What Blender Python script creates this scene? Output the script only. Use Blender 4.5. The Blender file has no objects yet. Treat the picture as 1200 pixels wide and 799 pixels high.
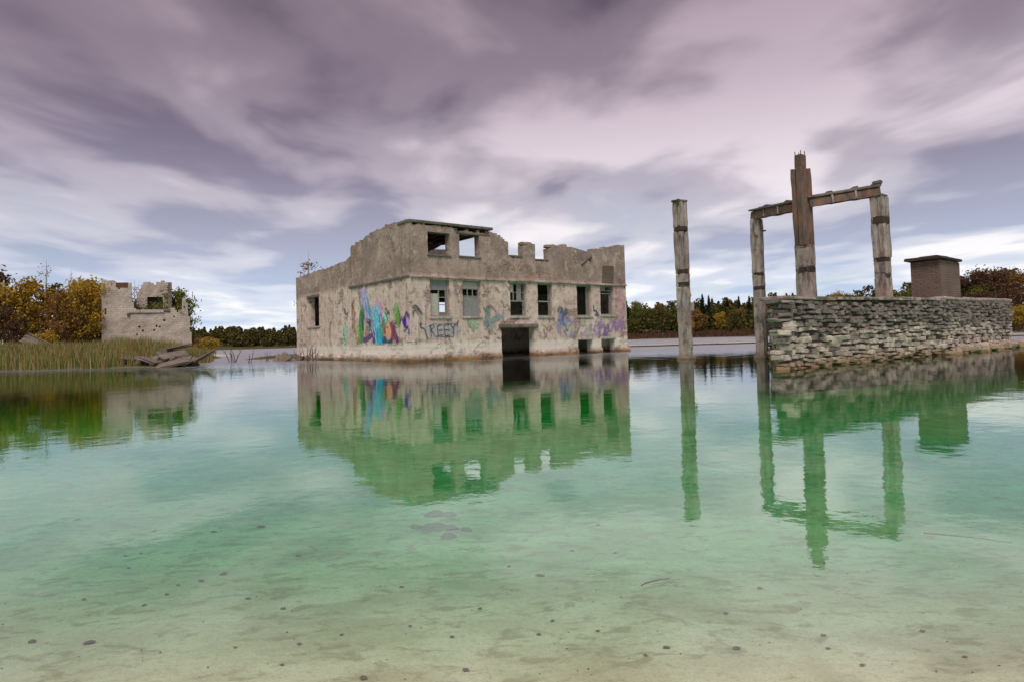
import bpy, bmesh, math, random
import numpy as np
from mathutils import Vector, Matrix, Euler

# ------------------------------------------------------------------ camera
scene = bpy.context.scene
R = math.radians
CAM_H = 0.88
cam_data = bpy.data.cameras.new('camera')
cam = bpy.data.objects.new('camera', cam_data)
scene.collection.objects.link(cam)
scene.camera = cam
cam_data.sensor_width = 36.0
cam_data.lens = 22.5
cam_data.shift_y = -0.02477
cam_data.clip_start = 0.05
cam_data.clip_end = 6000
cam.matrix_world = Matrix.Translation((0, 0, CAM_H)) @ Matrix.Rotation(R(90 + 2.2), 4, 'X') @ Matrix.Rotation(R(-1.6), 4, 'Z')

# ------------------------------------------------------------------ world: broken cloud deck over a clear sky
SUN_EL, SUN_AZ = 54.0, 186.0          # azimuth clockwise from +Y: the sun stands behind the camera
world = bpy.data.worlds.new('World')
scene.world = world
world.use_nodes = True
wn, wl = world.node_tree.nodes, world.node_tree.links
wn.clear()
def W(t, **kw):
    n = wn.new(t)
    for k, v in kw.items():
        setattr(n, k, v)
    return n
def wmath(op, a, b=None, clamp=False):
    n = W('ShaderNodeMath', operation=op, use_clamp=clamp)
    for i, v in enumerate((a, b)):
        if v is None: continue
        if isinstance(v, (int, float)): n.inputs[i].default_value = v
        else: wl.new(v, n.inputs[i])
    return n.outputs[0]
def wramp(fac, stops, interp='LINEAR'):
    n = W('ShaderNodeValToRGB')
    n.color_ramp.interpolation = interp
    e = n.color_ramp.elements
    while len(e) > 1: e.remove(e[-1])
    e[0].position = stops[0][0]; e[0].color = (*stops[0][1], 1)
    for p, c in stops[1:]:
        k = e.new(p); k.color = (*c, 1)
    wl.new(fac, n.inputs[0])
    return n.outputs[0]
def wmix(fac, a, b, mode='MIX'):
    n = W('ShaderNodeMix', data_type='RGBA', blend_type=mode)
    if isinstance(fac, (int, float)): n.inputs[0].default_value = fac
    else: wl.new(fac, n.inputs[0])
    for i, v in ((6, a), (7, b)):
        if isinstance(v, tuple): n.inputs[i].default_value = (*v, 1)
        else: wl.new(v, n.inputs[i])
    return n.outputs[2]
wout = W('ShaderNodeOutputWorld'); wbg = W('ShaderNodeBackground')
wl.new(wbg.outputs[0], wout.inputs[0])
wbg.inputs[1].default_value = 0.0515
sky = W('ShaderNodeTexSky', sky_type='NISHITA', sun_disc=False, sun_elevation=R(SUN_EL), sun_rotation=R(SUN_AZ))
tc = W('ShaderNodeTexCoord'); sx = W('ShaderNodeSeparateXYZ')
wl.new(tc.outputs['Generated'], sx.inputs[0])
elev = wmath('MAXIMUM', wmath('ABSOLUTE', sx.outputs[2]), 0.0)
zc = wmath('ADD', elev, 0.075)
px, py = wmath('DIVIDE', sx.outputs[0], zc), wmath('DIVIDE', sx.outputs[1], zc)
def cloud(scale_x, scale_y, ox, scale, detail, rough, dist):
    c = W('ShaderNodeCombineXYZ')
    wl.new(wmath('MULTIPLY', px, scale_x), c.inputs[0]); wl.new(wmath('MULTIPLY', py, scale_y), c.inputs[1])
    c.inputs[2].default_value = ox
    n = W('ShaderNodeTexNoise'); n.inputs['Scale'].default_value = scale; n.inputs['Detail'].default_value = detail
    n.inputs['Roughness'].default_value = rough; n.inputs['Distortion'].default_value = dist
    wl.new(c.outputs[0], n.inputs['Vector'])
    return n.outputs[0]
n_big = cloud(1.0, 0.64, 21.9, 0.58, 3.0, 0.48, 0.45)
n_fine = cloud(1.0, 0.70, 50.37, 2.0, 4.0, 0.45, 0.3)
n_sum = wmath('ADD', wmath('MULTIPLY', n_big, 0.60), wmath('MULTIPLY', n_fine, 0.40))
mask = wramp(n_sum, [(0.385, (0, 0, 0)), (0.49, (.40, .40, .40)), (0.60, (1, 1, 1))], 'EASE')
dark = wramp(elev, [(0.0, (.62, .73, .90)), (0.07, (.50, .60, .79)), (0.15, (.40, .42, .55)), (0.24, (.27, .245, .335)), (0.36, (.115, .088, .138)), (0.5, (.078, .057, .09)), (1.0, (.08, .062, .092))])
lit = wramp(elev, [(0.0, (.92, .94, .98)), (0.07, (.98, .98, 1.0)), (0.15, (.93, .89, .92)), (0.24, (.80, .71, .77)), (0.36, (.54, .44, .52)), (0.5, (.40, .31, .38)), (1.0, (.34, .27, .33))])
cl = wmix(mask, dark, lit)
gap = wramp(cloud(1.0, 0.3, 1.3, 1.1, 3.0, 0.5, 0.3), [(0.52, (0, 0, 0)), (0.66, (1, 1, 1))], 'EASE')
gap_f = wmath('MULTIPLY', wmath('MULTIPLY', gap, 0.45), wramp(elev, [(0.02, (0, 0, 0)), (0.08, (1, 1, 1)), (0.28, (0, 0, 0))]))
ten = wmix(1.0, cl, (10.0, 10.0, 10.0), 'MULTIPLY')
wl.new(wmix(gap_f, ten, wmix(1.0, sky.outputs[0], (1.0, 1.0, 1.0), 'MULTIPLY')), wbg.inputs[0])

# ------------------------------------------------------------------ sun through the overcast
sun_data = bpy.data.lights.new('sun', 'SUN')
sun_data.energy = 1.5; sun_data.angle = R(28); sun_data.color = (1.0, 0.94, 0.87)
sun = bpy.data.objects.new('sun', sun_data)
scene.collection.objects.link(sun)
sd_ = Vector((math.sin(R(SUN_AZ)) * math.cos(R(SUN_EL)), math.cos(R(SUN_AZ)) * math.cos(R(SUN_EL)), math.sin(R(SUN_EL))))
sun.rotation_euler = sd_.to_track_quat('Z', 'Y').to_euler()

vs = scene.view_settings
vs.view_transform = 'Standard'; vs.look = 'None'; vs.gamma = 1.0; vs.exposure = 1.0; vs.use_curve_mapping = False
scene.render.engine = 'CYCLES'
cy = scene.cycles
cy.use_denoising = True
cy.max_bounces = 14; cy.diffuse_bounces = 4; cy.glossy_bounces = 6; cy.transmission_bounces = 12; cy.transparent_max_bounces = 16
cy.sample_clamp_indirect = 8.0

# ------------------------------------------------------------------ helpers
rng = np.random.default_rng(11)
random.seed(11)
COL = scene.collection
def tag(o, label=None, cat=None, group=None, kind=None):
    if label: o['label'] = label
    if cat: o['category'] = cat
    if group: o['group'] = group
    if kind: o['kind'] = kind
    return o
def empty(name, loc=(0, 0, 0), rz=0.0, parent=None):
    o = bpy.data.objects.new(name, None)
    o.empty_display_size = 0.2
    o.location = loc; o.rotation_euler = (0, 0, rz); o.parent = parent
    COL.objects.link(o)
    return o
def make_mesh(name, V, F, mat=None, smooth=False, recalc=False):
    m = bpy.data.meshes.new(name)
    V = np.asarray(V, dtype=np.float32)
    if isinstance(F, np.ndarray):
        n, k = F.shape
        m.vertices.add(len(V)); m.vertices.foreach_set('co', V.ravel())
        m.loops.add(n * k); m.loops.foreach_set('vertex_index', F.astype(np.int32).ravel())
        m.polygons.add(n)
        m.polygons.foreach_set('loop_start', np.arange(0, n * k, k, dtype=np.int32))
        m.update(calc_edges=True); m.validate()
    else:
        m.from_pydata(V.tolist(), [], F); m.update()
    if recalc:
        b = bmesh.new(); b.from_mesh(m); bmesh.ops.recalc_face_normals(b, faces=b.faces); b.to_mesh(m); b.free()
    if mat: m.materials.append(mat)
    if smooth: m.polygons.foreach_set('use_smooth', np.ones(len(m.polygons), dtype=bool))
    return m
def place(name, mesh, parent=None, loc=(0, 0, 0), rot=(0, 0, 0), scale=(1, 1, 1)):
    o = bpy.data.objects.new(name, mesh)
    o.location = loc; o.rotation_euler = rot; o.scale = scale; o.parent = parent
    COL.objects.link(o)
    return o
def obj(name, V, F, mat, parent=None, smooth=False, recalc=False, **kw):
    return place(name, make_mesh(name, V, F, mat, smooth, recalc), parent, **kw)

class MB:
    """collects shapes that belong to one part"""
    def __init__(self): self.V, self.F = [], []
    def add(self, V, F):
        o = len(self.V)
        self.V += [tuple(v) for v in V]; self.F += [tuple(i + o for i in f) for f in F]
        return self
    def box(self, x0, x1, y0, y1, z0, z1, c=0.0, jit=0.0):
        """box with chamfered edges (c) and slightly uneven corners (jit)"""
        V, F = cham_box(x1 - x0, y1 - y0, z1 - z0, c)
        cx, cyy, cz = (x0 + x1) / 2, (y0 + y1) / 2, (z0 + z1) / 2
        V = [(v[0] + cx + random.uniform(-jit, jit), v[1] + cyy + random.uniform(-jit, jit), v[2] + cz + random.uniform(-jit, jit)) for v in V]
        return self.add(V, F)
    def tube(self, pts, rad, n=6, cap=True):
        pts = [Vector(p) for p in pts]
        rings = []
        for i, p in enumerate(pts):
            t = (pts[min(i + 1, len(pts) - 1)] - pts[max(i - 1, 0)]).normalized()
            a = t.orthogonal().normalized(); b = t.cross(a)
            r = rad[i] if isinstance(rad, (list, tuple)) else rad
            rings.append([p + (a * math.cos(2 * math.pi * k / n) + b * math.sin(2 * math.pi * k / n)) * r for k in range(n)])
        V = [v for rg in rings for v in rg]; F = []
        for i in range(len(pts) - 1):
            for k in range(n):
                F.append((i * n + k, i * n + (k + 1) % n, (i + 1) * n + (k + 1) % n, (i + 1) * n + k))
        if cap:
            F.append(tuple(range(n - 1, -1, -1))); F.append(tuple((len(pts) - 1) * n + k for k in range(n)))
        return self.add(V, F)
    def build(self, name, mat, parent=None, smooth=False, recalc=False, **kw):
        return obj(name, self.V, self.F, mat, parent, smooth, recalc, **kw)
def cham_box(sx_, sy_, sz_, c):
    hx, hy, hz = sx_ / 2, sy_ / 2, sz_ / 2
    if c <= 0:
        V = [(-hx, -hy, -hz), (hx, -hy, -hz), (hx, hy, -hz), (-hx, hy, -hz), (-hx, -hy, hz), (hx, -hy, hz), (hx, hy, hz), (-hx, hy, hz)]
        return V, [(3, 2, 1, 0), (4, 5, 6, 7), (0, 1, 5, 4), (1, 2, 6, 5), (2, 3, 7, 6), (3, 0, 4, 7)]
    c = min(c, .45 * min(sx_, sy_, sz_))
    key = {}; V = []
    for s in [(a, b, d) for a in (-1, 1) for b in (-1, 1) for d in (-1, 1)]:
        for ax in range(3):
            p = [s[0] * (hx - c), s[1] * (hy - c), s[2] * (hz - c)]
            p[ax] = s[ax] * (hx, hy, hz)[ax]
            key[(s, ax)] = len(V); V.append(tuple(p))
    F = []
    def q(ids):
        P = [Vector(V[i]) for i in ids]
        n = (P[1] - P[0]).cross(P[2] - P[0]); cen = sum(P, Vector()) / len(P)
        F.append(tuple(ids) if n.dot(cen) > 0 else tuple(reversed(ids)))
    for ax in range(3):
        o1, o2 = (ax + 1) % 3, (ax + 2) % 3
        for sg in (-1, 1):
            ids = []
            for a, b in ((-1, -1), (1, -1), (1, 1), (-1, 1)):
                s = [0, 0, 0]; s[ax] = sg; s[o1] = a; s[o2] = b
                ids.append(key[(tuple(s), ax)])
            q(ids)
        for a in (-1, 1):
            for b in (-1, 1):
                ids = []
                for d, ax_ in ((-1, o1), (1, o1), (1, o2), (-1, o2)):
                    s = [0, 0, 0]; s[ax] = d; s[o1] = a; s[o2] = b
                    ids.append(key[(tuple(s), ax_)])
                q(ids)
    for s in [(a, b, d) for a in (-1, 1) for b in (-1, 1) for d in (-1, 1)]:
        q([key[(s, 0)], key[(s, 1)], key[(s, 2)]])
    return V, F

# value noise on numpy arrays
_tab = rng.random((256, 256))
def vnoise(x, y):
    x = np.asarray(x, float); y = np.asarray(y, float)
    xi, yi = np.floor(x).astype(int), np.floor(y).astype(int)
    fx, fy = x - xi, y - yi
    fx = fx * fx * (3 - 2 * fx); fy = fy * fy * (3 - 2 * fy)
    g = lambda a, b: _tab[a % 256, b % 256]
    return (g(xi, yi) * (1 - fx) * (1 - fy) + g(xi + 1, yi) * fx * (1 - fy) + g(xi, yi + 1) * (1 - fx) * fy + g(xi + 1, yi + 1) * fx * fy)
def fbm(x, y, o=4):
    s, a, t = 0, 1.0, 0
    for i in range(o):
        s = s + a * vnoise(np.asarray(x) * 2 ** i + 17 * i, np.asarray(y) * 2 ** i + 31 * i); t += a; a *= .5
    return s / t

# ------------------------------------------------------------------ materials
class Mat:
    def __init__(self, name):
        self.m = bpy.data.materials.new(name); self.m.use_nodes = True
        self.n, self.l = self.m.node_tree.nodes, self.m.node_tree.links
        self.n.clear()
        self.out = self.n.new('ShaderNodeOutputMaterial')
    def node(self, t, **kw):
        x = self.n.new(t)
        for k, v in kw.items(): setattr(x, k, v)
        return x
    def _in(self, sock, v):
        if isinstance(v, (int, float)): sock.default_value = v
        elif isinstance(v, tuple): sock.default_value = (*v, 1) if len(v) == 3 and sock.type == 'RGBA' else v
        else: self.l.new(v, sock)
    def math(self, op, a, b=0.0, clamp=False):
        x = self.node('ShaderNodeMath', operation=op, use_clamp=clamp)
        self._in(x.inputs[0], a); self._in(x.inputs[1], b)
        return x.outputs[0]
    def mix(self, f, a, b, mode='MIX'):
        x = self.node('ShaderNodeMix', data_type='RGBA', blend_type=mode)
        self._in(x.inputs[0], f); self._in(x.inputs[6], a); self._in(x.inputs[7], b)
        return x.outputs[2]
    def coord(self, kind='Object', scale=(1, 1, 1)):
        t = self.node('ShaderNodeTexCoord').outputs[kind]
        mp = self.node('ShaderNodeMapping'); mp.inputs['Scale'].default_value = scale
        self.l.new(t, mp.inputs[0])
        return mp.outputs[0]
    def pos(self, scale=(1, 1, 1)):
        t = self.node('ShaderNodeNewGeometry').outputs['Position']
        mp = self.node('ShaderNodeMapping'); mp.inputs['Scale'].default_value = scale
        self.l.new(t, mp.inputs[0])
        return mp.outputs[0]
    def xyz(self, v):
        s = self.node('ShaderNodeSeparateXYZ'); self.l.new(v, s.inputs[0]); return s.outputs
    def noise(self, v, scale, detail=4.0, rough=.55, dist=0.0):
        x = self.node('ShaderNodeTexNoise')
        x.inputs['Scale'].default_value = scale; x.inputs['Detail'].default_value = detail
        x.inputs['Roughness'].default_value = rough; x.inputs['Distortion'].default_value = dist
        self.l.new(v, x.inputs['Vector'])
        return x.outputs[0]
    def ramp(self, f, stops, interp='LINEAR'):
        x = self.node('ShaderNodeValToRGB'); x.color_ramp.interpolation = interp
        e = x.color_ramp.elements
        while len(e) > 1: e.remove(e[-1])
        e[0].position = stops[0][0]; c = stops[0][1]; e[0].color = (c, c, c, 1) if isinstance(c, (int, float)) else (*c, 1)
        for p, c in stops[1:]:
            k = e.new(p); k.color = (c, c, c, 1) if isinstance(c, (int, float)) else (*c, 1)
        self._in(x.inputs[0], f)
        return x.outputs[0]
    def bump(self, h, strength=.3, dist=.02, normal=None):
        x = self.node('ShaderNodeBump'); x.inputs['Strength'].default_value = strength; x.inputs['Distance'].default_value = dist
        self.l.new(h, x.inputs['Height'])
        if normal is not None: self.l.new(normal, x.inputs['Normal'])
        return x.outputs[0]
    def bsdf(self, color, rough=.9, normal=None, spec=.25, metallic=0.0):
        x = self.node('ShaderNodeBsdfPrincipled')
        self._in(x.inputs['Base Color'], color); self._in(x.inputs['Roughness'], rough)
        x.inputs['Specular IOR Level'].default_value = spec; x.inputs['Metallic'].default_value = metallic
        if normal is not None: self.l.new(normal, x.inputs['Normal'])
        return x.outputs[0]
    def done(self, sh):
        self.l.new(sh, self.out.inputs['Surface']); return self.m

def mat_plaster():
    k = Mat('weathered_plaster'); P = k.coord('Object'); o = k.xyz(P); z = o[2]
    big = k.noise(P, .55, 5, .6, .4); mid = k.noise(P, 2.6, 6, .65); fine = k.noise(P, 14, 5, .7)
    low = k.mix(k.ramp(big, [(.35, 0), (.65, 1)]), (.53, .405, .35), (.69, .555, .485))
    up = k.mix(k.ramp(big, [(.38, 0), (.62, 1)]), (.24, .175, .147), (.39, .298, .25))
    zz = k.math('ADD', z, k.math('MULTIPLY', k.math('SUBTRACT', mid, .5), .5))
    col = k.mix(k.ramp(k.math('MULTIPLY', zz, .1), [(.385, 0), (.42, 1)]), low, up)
    # patches where the render has gone: bare brick and block showing darker or pinker
    col = k.mix(k.math('MULTIPLY', k.ramp(mid, [(.51, 0), (.60, 1)]), .6), col, (.25, .185, .155))
    col = k.mix(k.math('MULTIPLY', k.ramp(k.noise(P, 1.7, 6, .7, .8), [(.54, 0), (.63, 1)]), .38), col, (.66, .57, .50))
    spall = k.ramp(k.noise(P, .8, 6, .7, .5), [(.57, 0), (.60, 1)])
    col = k.mix(k.math('MULTIPLY', spall, .75), col, (.30, .185, .145))
    col = k.mix(k.math('MULTIPLY', k.ramp(k.noise(P, 1.3, 4, .6, .6), [(.56, 0), (.66, 1)]), .4), col, (.43, .29, .25))
    # run-off streaks
    st = k.noise(k.coord('Object', (2.6, 2.6, .16)), 1.6, 4, .6)
    col = k.mix(k.math('MULTIPLY', k.ramp(st, [(.54, 0), (.70, 1)]), .5), col, (.15, .108, .095))
    col = k.mix(k.math('MULTIPLY', k.ramp(fine, [(.58, 0), (.7, 1)]), .4), col, (.14, .11, .10))
    # lime bloom left by the falling lake level, then the wet rusty line
    wz = k.math('ADD', z, k.math('MULTIPLY', k.math('SUBTRACT', mid, .5), .35))
    lime = k.ramp(wz, [(.30, 0), (.40, 1), (.78, .9), (.92, 0)])
    col = k.mix(k.math('MULTIPLY', lime, .85), col, k.mix(fine, (.64, .575, .52), (.76, .69, .63)))
    wet = k.ramp(wz, [(.02, 1), (.12, .9), (.24, 0)])
    col = k.mix(wet, col, k.mix(k.ramp(big, [(.4, 0), (.6, 1)]), (.10, .055, .03), (.34, .17, .075)))
    # courses of block faintly showing through the render
    br = k.node('ShaderNodeTexBrick'); br.inputs['Scale'].default_value = 1.0
    br.inputs['Brick Width'].default_value = .42; br.inputs['Row Height'].default_value = .2; br.inputs['Mortar Size'].default_value = .018
    br.inputs['Mortar Smooth'].default_value = .4
    cmb = k.node('ShaderNodeCombineXYZ'); k.l.new(k.math('ADD', o[0], o[1]), cmb.inputs[0]); k.l.new(z, cmb.inputs[1])
    k.l.new(cmb.outputs[0], br.inputs['Vector'])
    hgt = k.math('ADD', k.math('MULTIPLY', mid, .9), k.math('ADD', k.math('MULTIPLY', fine, .5), k.math('MULTIPLY', br.outputs['Fac'], -.06)))
    col = k.mix(k.math('MULTIPLY', br.outputs['Fac'], k.math('ADD', .06, k.math('MULTIPLY', spall, .5))), col, (.12, .10, .09))
    hgt = k.math('SUBTRACT', hgt, k.math('MULTIPLY', spall, .6))
    return k.done(k.bsdf(col, .95, k.bump(hgt, .9, .06)))
def mat_concrete(name, a, b, dark=(.06, .05, .045), stain=.5, rust=0.0, scale=1.0, rustz=False):
    k = Mat(name); P = k.coord('Object'); wp = k.pos()
    big = k.noise(wp, .9 * scale, 5, .6, .3); mid = k.noise(wp, 4.0 * scale, 6, .65); fine = k.noise(wp, 22 * scale, 5, .7)
    col = k.mix(k.ramp(big, [(.35, 0), (.65, 1)]), a, b)
    st = k.noise(k.pos((3, 3, .8)), 1.6 * scale, 5, .65)
    col = k.mix(k.math('MULTIPLY', k.ramp(st, [(.48, 0), (.64, 1)]), stain), col, dark)
    col = k.mix(k.math('MULTIPLY', k.ramp(mid, [(.55, 0), (.66, 1)]), stain * .7), col, dark)
    if rust:
        col = k.mix(k.math('MULTIPLY', k.ramp(k.noise(k.pos((2.5, 2.5, .6)), 2.0, 5, .65), [(.5, 0), (.62, 1)]), rust), col, (.30, .12, .07))
    if rustz:
        z = k.xyz(wp)[2]; wz = k.math('ADD', z, k.math('MULTIPLY', k.math('SUBTRACT', mid, .5), .4))
        col = k.mix(k.ramp(wz, [(.03, .8), (.22, 0)]), col, (.20, .13, .08))
    h = k.math('ADD', mid, k.math('MULTIPLY', fine, .5))
    return k.done(k.bsdf(col, .93, k.bump(h, .7, .03)))
def mat_courses(name, a, b, mortar, bw, bh, vis):
    k = Mat(name); P = k.coord('Object'); o = k.xyz(P)
    mid = k.noise(P, 3.0, 6, .65); fine = k.noise(P, 16, 5, .7); big = k.noise(P, .7, 5, .6, .4); lay_ = k.noise(k.coord('Object', (.25, .25, 3.0)), 1.6, 4, .6)
    br = k.node('ShaderNodeTexBrick'); br.inputs['Scale'].default_value = 1.0; br.inputs['Brick Width'].default_value = bw; br.inputs['Row Height'].default_value = bh
    br.inputs['Mortar Size'].default_value = bh * .09; br.inputs['Mortar Smooth'].default_value = .5
    br.inputs['Color1'].default_value = (0, 0, 0, 1); br.inputs['Color2'].default_value = (1, 1, 1, 1)
    c = k.node('ShaderNodeCombineXYZ'); wob = k.math('MULTIPLY', k.math('SUBTRACT', mid, .5), bh * .9)
    k.l.new(k.math('ADD', k.math('ADD', o[0], o[1]), wob), c.inputs[0]); k.l.new(k.math('ADD', o[2], wob), c.inputs[1]); k.l.new(c.outputs[0], br.inputs['Vector'])
    col = k.mix(k.ramp(big, [(.35, 0), (.65, 1)]), a, b)
    col = k.mix(k.math('MULTIPLY', br.outputs['Color'], vis * .8), col, b)
    col = k.mix(k.math('MULTIPLY', k.ramp(lay_, [(.45, 0), (.65, 1)]), .45), col, a)
    col = k.mix(k.math('MULTIPLY', k.ramp(mid, [(.54, 0), (.66, 1)]), .5), col, mortar)
    col = k.mix(k.math('MULTIPLY', br.outputs['Fac'], vis), col, mortar)
    col = k.mix(k.math('MULTIPLY', k.ramp(fine, [(.56, 0), (.7, 1)]), .4), col, mortar)
    h = k.math('SUBTRACT', k.math('ADD', mid, k.math('MULTIPLY', fine, .5)), k.math('MULTIPLY', br.outputs['Fac'], vis))
    return k.done(k.bsdf(col, .95, k.bump(h, .9, .05)))
def mat_plain(name, a, b, rough=.8, scale=6.0, bump=.3, metallic=0.0):
    k = Mat(name); P = k.coord('Object'); n = k.noise(P, scale, 5, .6)
    return k.done(k.bsdf(k.mix(k.ramp(n, [(.35, 0), (.65, 1)]), a, b), rough, k.bump(n, bump, .01), metallic=metallic))
def mat_stone(name, island):
    k = Mat(name); wp = k.pos(); z = k.xyz(wp)[2]
    r = k.node('ShaderNodeNewGeometry').outputs['Random Per Island'] if island else k.node('ShaderNodeObjectInfo').outputs['Random']
    mid = k.noise(wp, 5, 6, .65); fine = k.noise(wp, 26, 5, .7); big = k.noise(wp, .8, 4, .6, .4)
    col = k.ramp(r, [(0, (.22, .18, .155)), (.3, (.42, .355, .30)), (.6, (.55, .475, .40)), (.85, (.33, .265, .225)), (1, (.63, .55, .47))])
    # soot and lichen along the upper courses
    up = k.math('ADD', z, k.math('MULTIPLY', k.math('SUBTRACT', big, .5), 1.9))
    col = k.mix(k.math('MULTIPLY', k.ramp(up, [(.9, 0), (1.5, 1)]), .66), col, (.11, .085, .083))
    col = k.mix(k.math('MULTIPLY', k.ramp(mid, [(.5, 0), (.62, 1)]), .55), col, (.10, .085, .075))
    wz = k.math('ADD', z, k.math('MULTIPLY', k.math('SUBTRACT', mid, .5), .3))
    col = k.mix(k.ramp(wz, [(.04, .9), (.14, .5), (.34, 0)]), col, k.mix(fine, (.17, .095, .05), (.36, .23, .13)))
    return k.done(k.bsdf(col, .92, k.bump(k.math('ADD', mid, k.math('MULTIPLY', fine, .6)), .8, .03)))
def mat_leaf(name, cols, trans=.25, objvar=.3):
    k = Mat(name)
    r = k.node('ShaderNodeNewGeometry').outputs['Random Per Island']
    c = k.ramp(r, [(i / (len(cols) - 1), q) for i, q in enumerate(cols)])
    oi = k.node('ShaderNodeObjectInfo').outputs['Random']
    hs = k.node('ShaderNodeHueSaturation')
    k.l.new(k.math('ADD', 1 - objvar / 2, k.math('MULTIPLY', oi, objvar)), hs.inputs['Value']); k.l.new(c, hs.inputs['Color'])
    d = k.node('ShaderNodeBsdfDiffuse'); t = k.node('ShaderNodeBsdfTranslucent'); m = k.node('ShaderNodeMixShader')
    k.l.new(hs.outputs[0], d.inputs[0]); k.l.new(hs.outputs[0], t.inputs[0]); m.inputs[0].default_value = trans
    k.l.new(d.outputs[0], m.inputs[1]); k.l.new(t.outputs[0], m.inputs[2])
    return k.done(m.outputs[0])
def mat_paint(name, rgb, rough=.8):
    return mat_plain(name, rgb, tuple(c * .8 for c in rgb), rough)
def mat_vcol():
    """sprayed paint: colour and cover come from the mesh's own colour layer; worn through in patches"""
    k = Mat('sprayed_paint'); a = k.node('ShaderNodeVertexColor'); a.layer_name = 'paint'
    P = k.coord('Object'); w = k.noise(P, 9, 5, .65)
    al = k.math('MULTIPLY', a.outputs['Alpha'], k.ramp(w, [(.36, .35), (.52, 1)]))
    t = k.node('ShaderNodeBsdfTransparent'); m = k.node('ShaderNodeMixShader')
    k.l.new(al, m.inputs[0]); k.l.new(t.outputs[0], m.inputs[1]); k.l.new(k.bsdf(a.outputs['Color'], .8), m.inputs[2])
    return k.done(m.outputs[0])
def mat_ground():
    k = Mat('lake_bed_sand'); P = k.pos(); z = k.xyz(P)[2]
    big = k.noise(P, .45, 5, .6, .5); mid = k.noise(P, 3.0, 6, .6, .3); fine = k.noise(P, 40, 5, .7); grit = k.noise(P, 140, 3, .7)
    sand = k.mix(k.ramp(big, [(.35, 0), (.66, 1)]), (.86, .80, .57), (.92, .88, .70))
    sand = k.mix(k.math('MULTIPLY', k.ramp(mid, [(.46, 0), (.64, 1)]), .5), sand, (.66, .58, .40))
    sand = k.mix(k.math('MULTIPLY', k.ramp(fine, [(.5, 0), (.68, 1)]), .5), sand, (.55, .47, .32))
    patch = k.noise(k.pos((1, 1.6, 1)), 1.5, 5, .62, .8)
    sand = k.mix(k.math('MULTIPLY', k.ramp(patch, [(.44, 0), (.62, 1)]), .55), sand, (.56, .50, .32))
    clot = k.noise(k.pos((1, 1.4, 1)), 7.5, 5, .65, .5)
    sand = k.mix(k.math('MULTIPLY', k.ramp(clot, [(.52, 0), (.62, 1)]), .65), sand, (.44, .37, .23))
    sand = k.mix(k.math('MULTIPLY', k.ramp(grit, [(.5, 0), (.66, 1)]), .35), sand, (.36, .31, .22))
    grass = k.mix(k.ramp(mid, [(.4, 0), (.6, 1)]), (.05, .048, .02), (.10, .08, .036))
    zz = k.math('ADD', z, k.math('MULTIPLY', k.math('SUBTRACT', mid, .5), .12))
    shore = k.math('MULTIPLY', k.ramp(k.math('MULTIPLY', k.xyz(P)[1], .01), [(.2, 0), (.3, 1)]), k.ramp(k.math('ADD', z, 1.0), [(.45, 0), (.85, 1)]))
    sand = k.mix(shore, sand, k.mix(mid, (.10, .085, .05), (.17, .15, .09)))
    col = k.mix(k.ramp(zz, [(.02, 0), (.12, 1)]), sand, grass)
    return k.done(k.bsdf(col, .95, k.bump(k.math('ADD', mid, k.math('MULTIPLY', fine, .25)), .5, .03)))
def mat_water():
    k = Mat('quarry_water'); P = k.pos()
    n1 = k.noise(k.pos((1, 1, 1)), 1.1, 3, .5, .3); n2 = k.noise(k.pos((1, 1, 1)), 6.5, 3, .55)
    nb = k.bump(n2, .05, .02, k.bump(n1, .05, .08))
    fr = k.node('ShaderNodeFresnel'); fr.inputs['IOR'].default_value = 1.42; k.l.new(nb, fr.inputs['Normal'])
    rf = k.node('ShaderNodeBsdfTransparent')
    gl = k.node('ShaderNodeBsdfGlossy'); k.l.new(k.ramp(k.math('MULTIPLY', k.math('ADD', k.xyz(P)[1], k.math('MULTIPLY', n1, 14.0)), .01), [(.31, .03), (.50, .45)]), gl.inputs['Roughness'])
    k.l.new(nb, gl.inputs['Normal'])
    gl.distribution = 'MULTI_GGX'
    m = k.node('ShaderNodeMixShader'); k.l.new(k.ramp(fr.outputs[0], [(0, .02), (.05, .10), (.15, .37), (.30, .57), (.50, .69), (1, .88)]), m.inputs[0]); k.l.new(rf.outputs[0], m.inputs[1]); k.l.new(gl.outputs[0], m.inputs[2])
    v = k.node('ShaderNodeVolumeAbsorption'); v.inputs['Color'].default_value = (0.0, .885, .50, 1); v.inputs['Density'].default_value = 1.0
    k.l.new(v.outputs[0], k.out.inputs['Volume'])
    return k.done(m.outputs[0])

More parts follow.
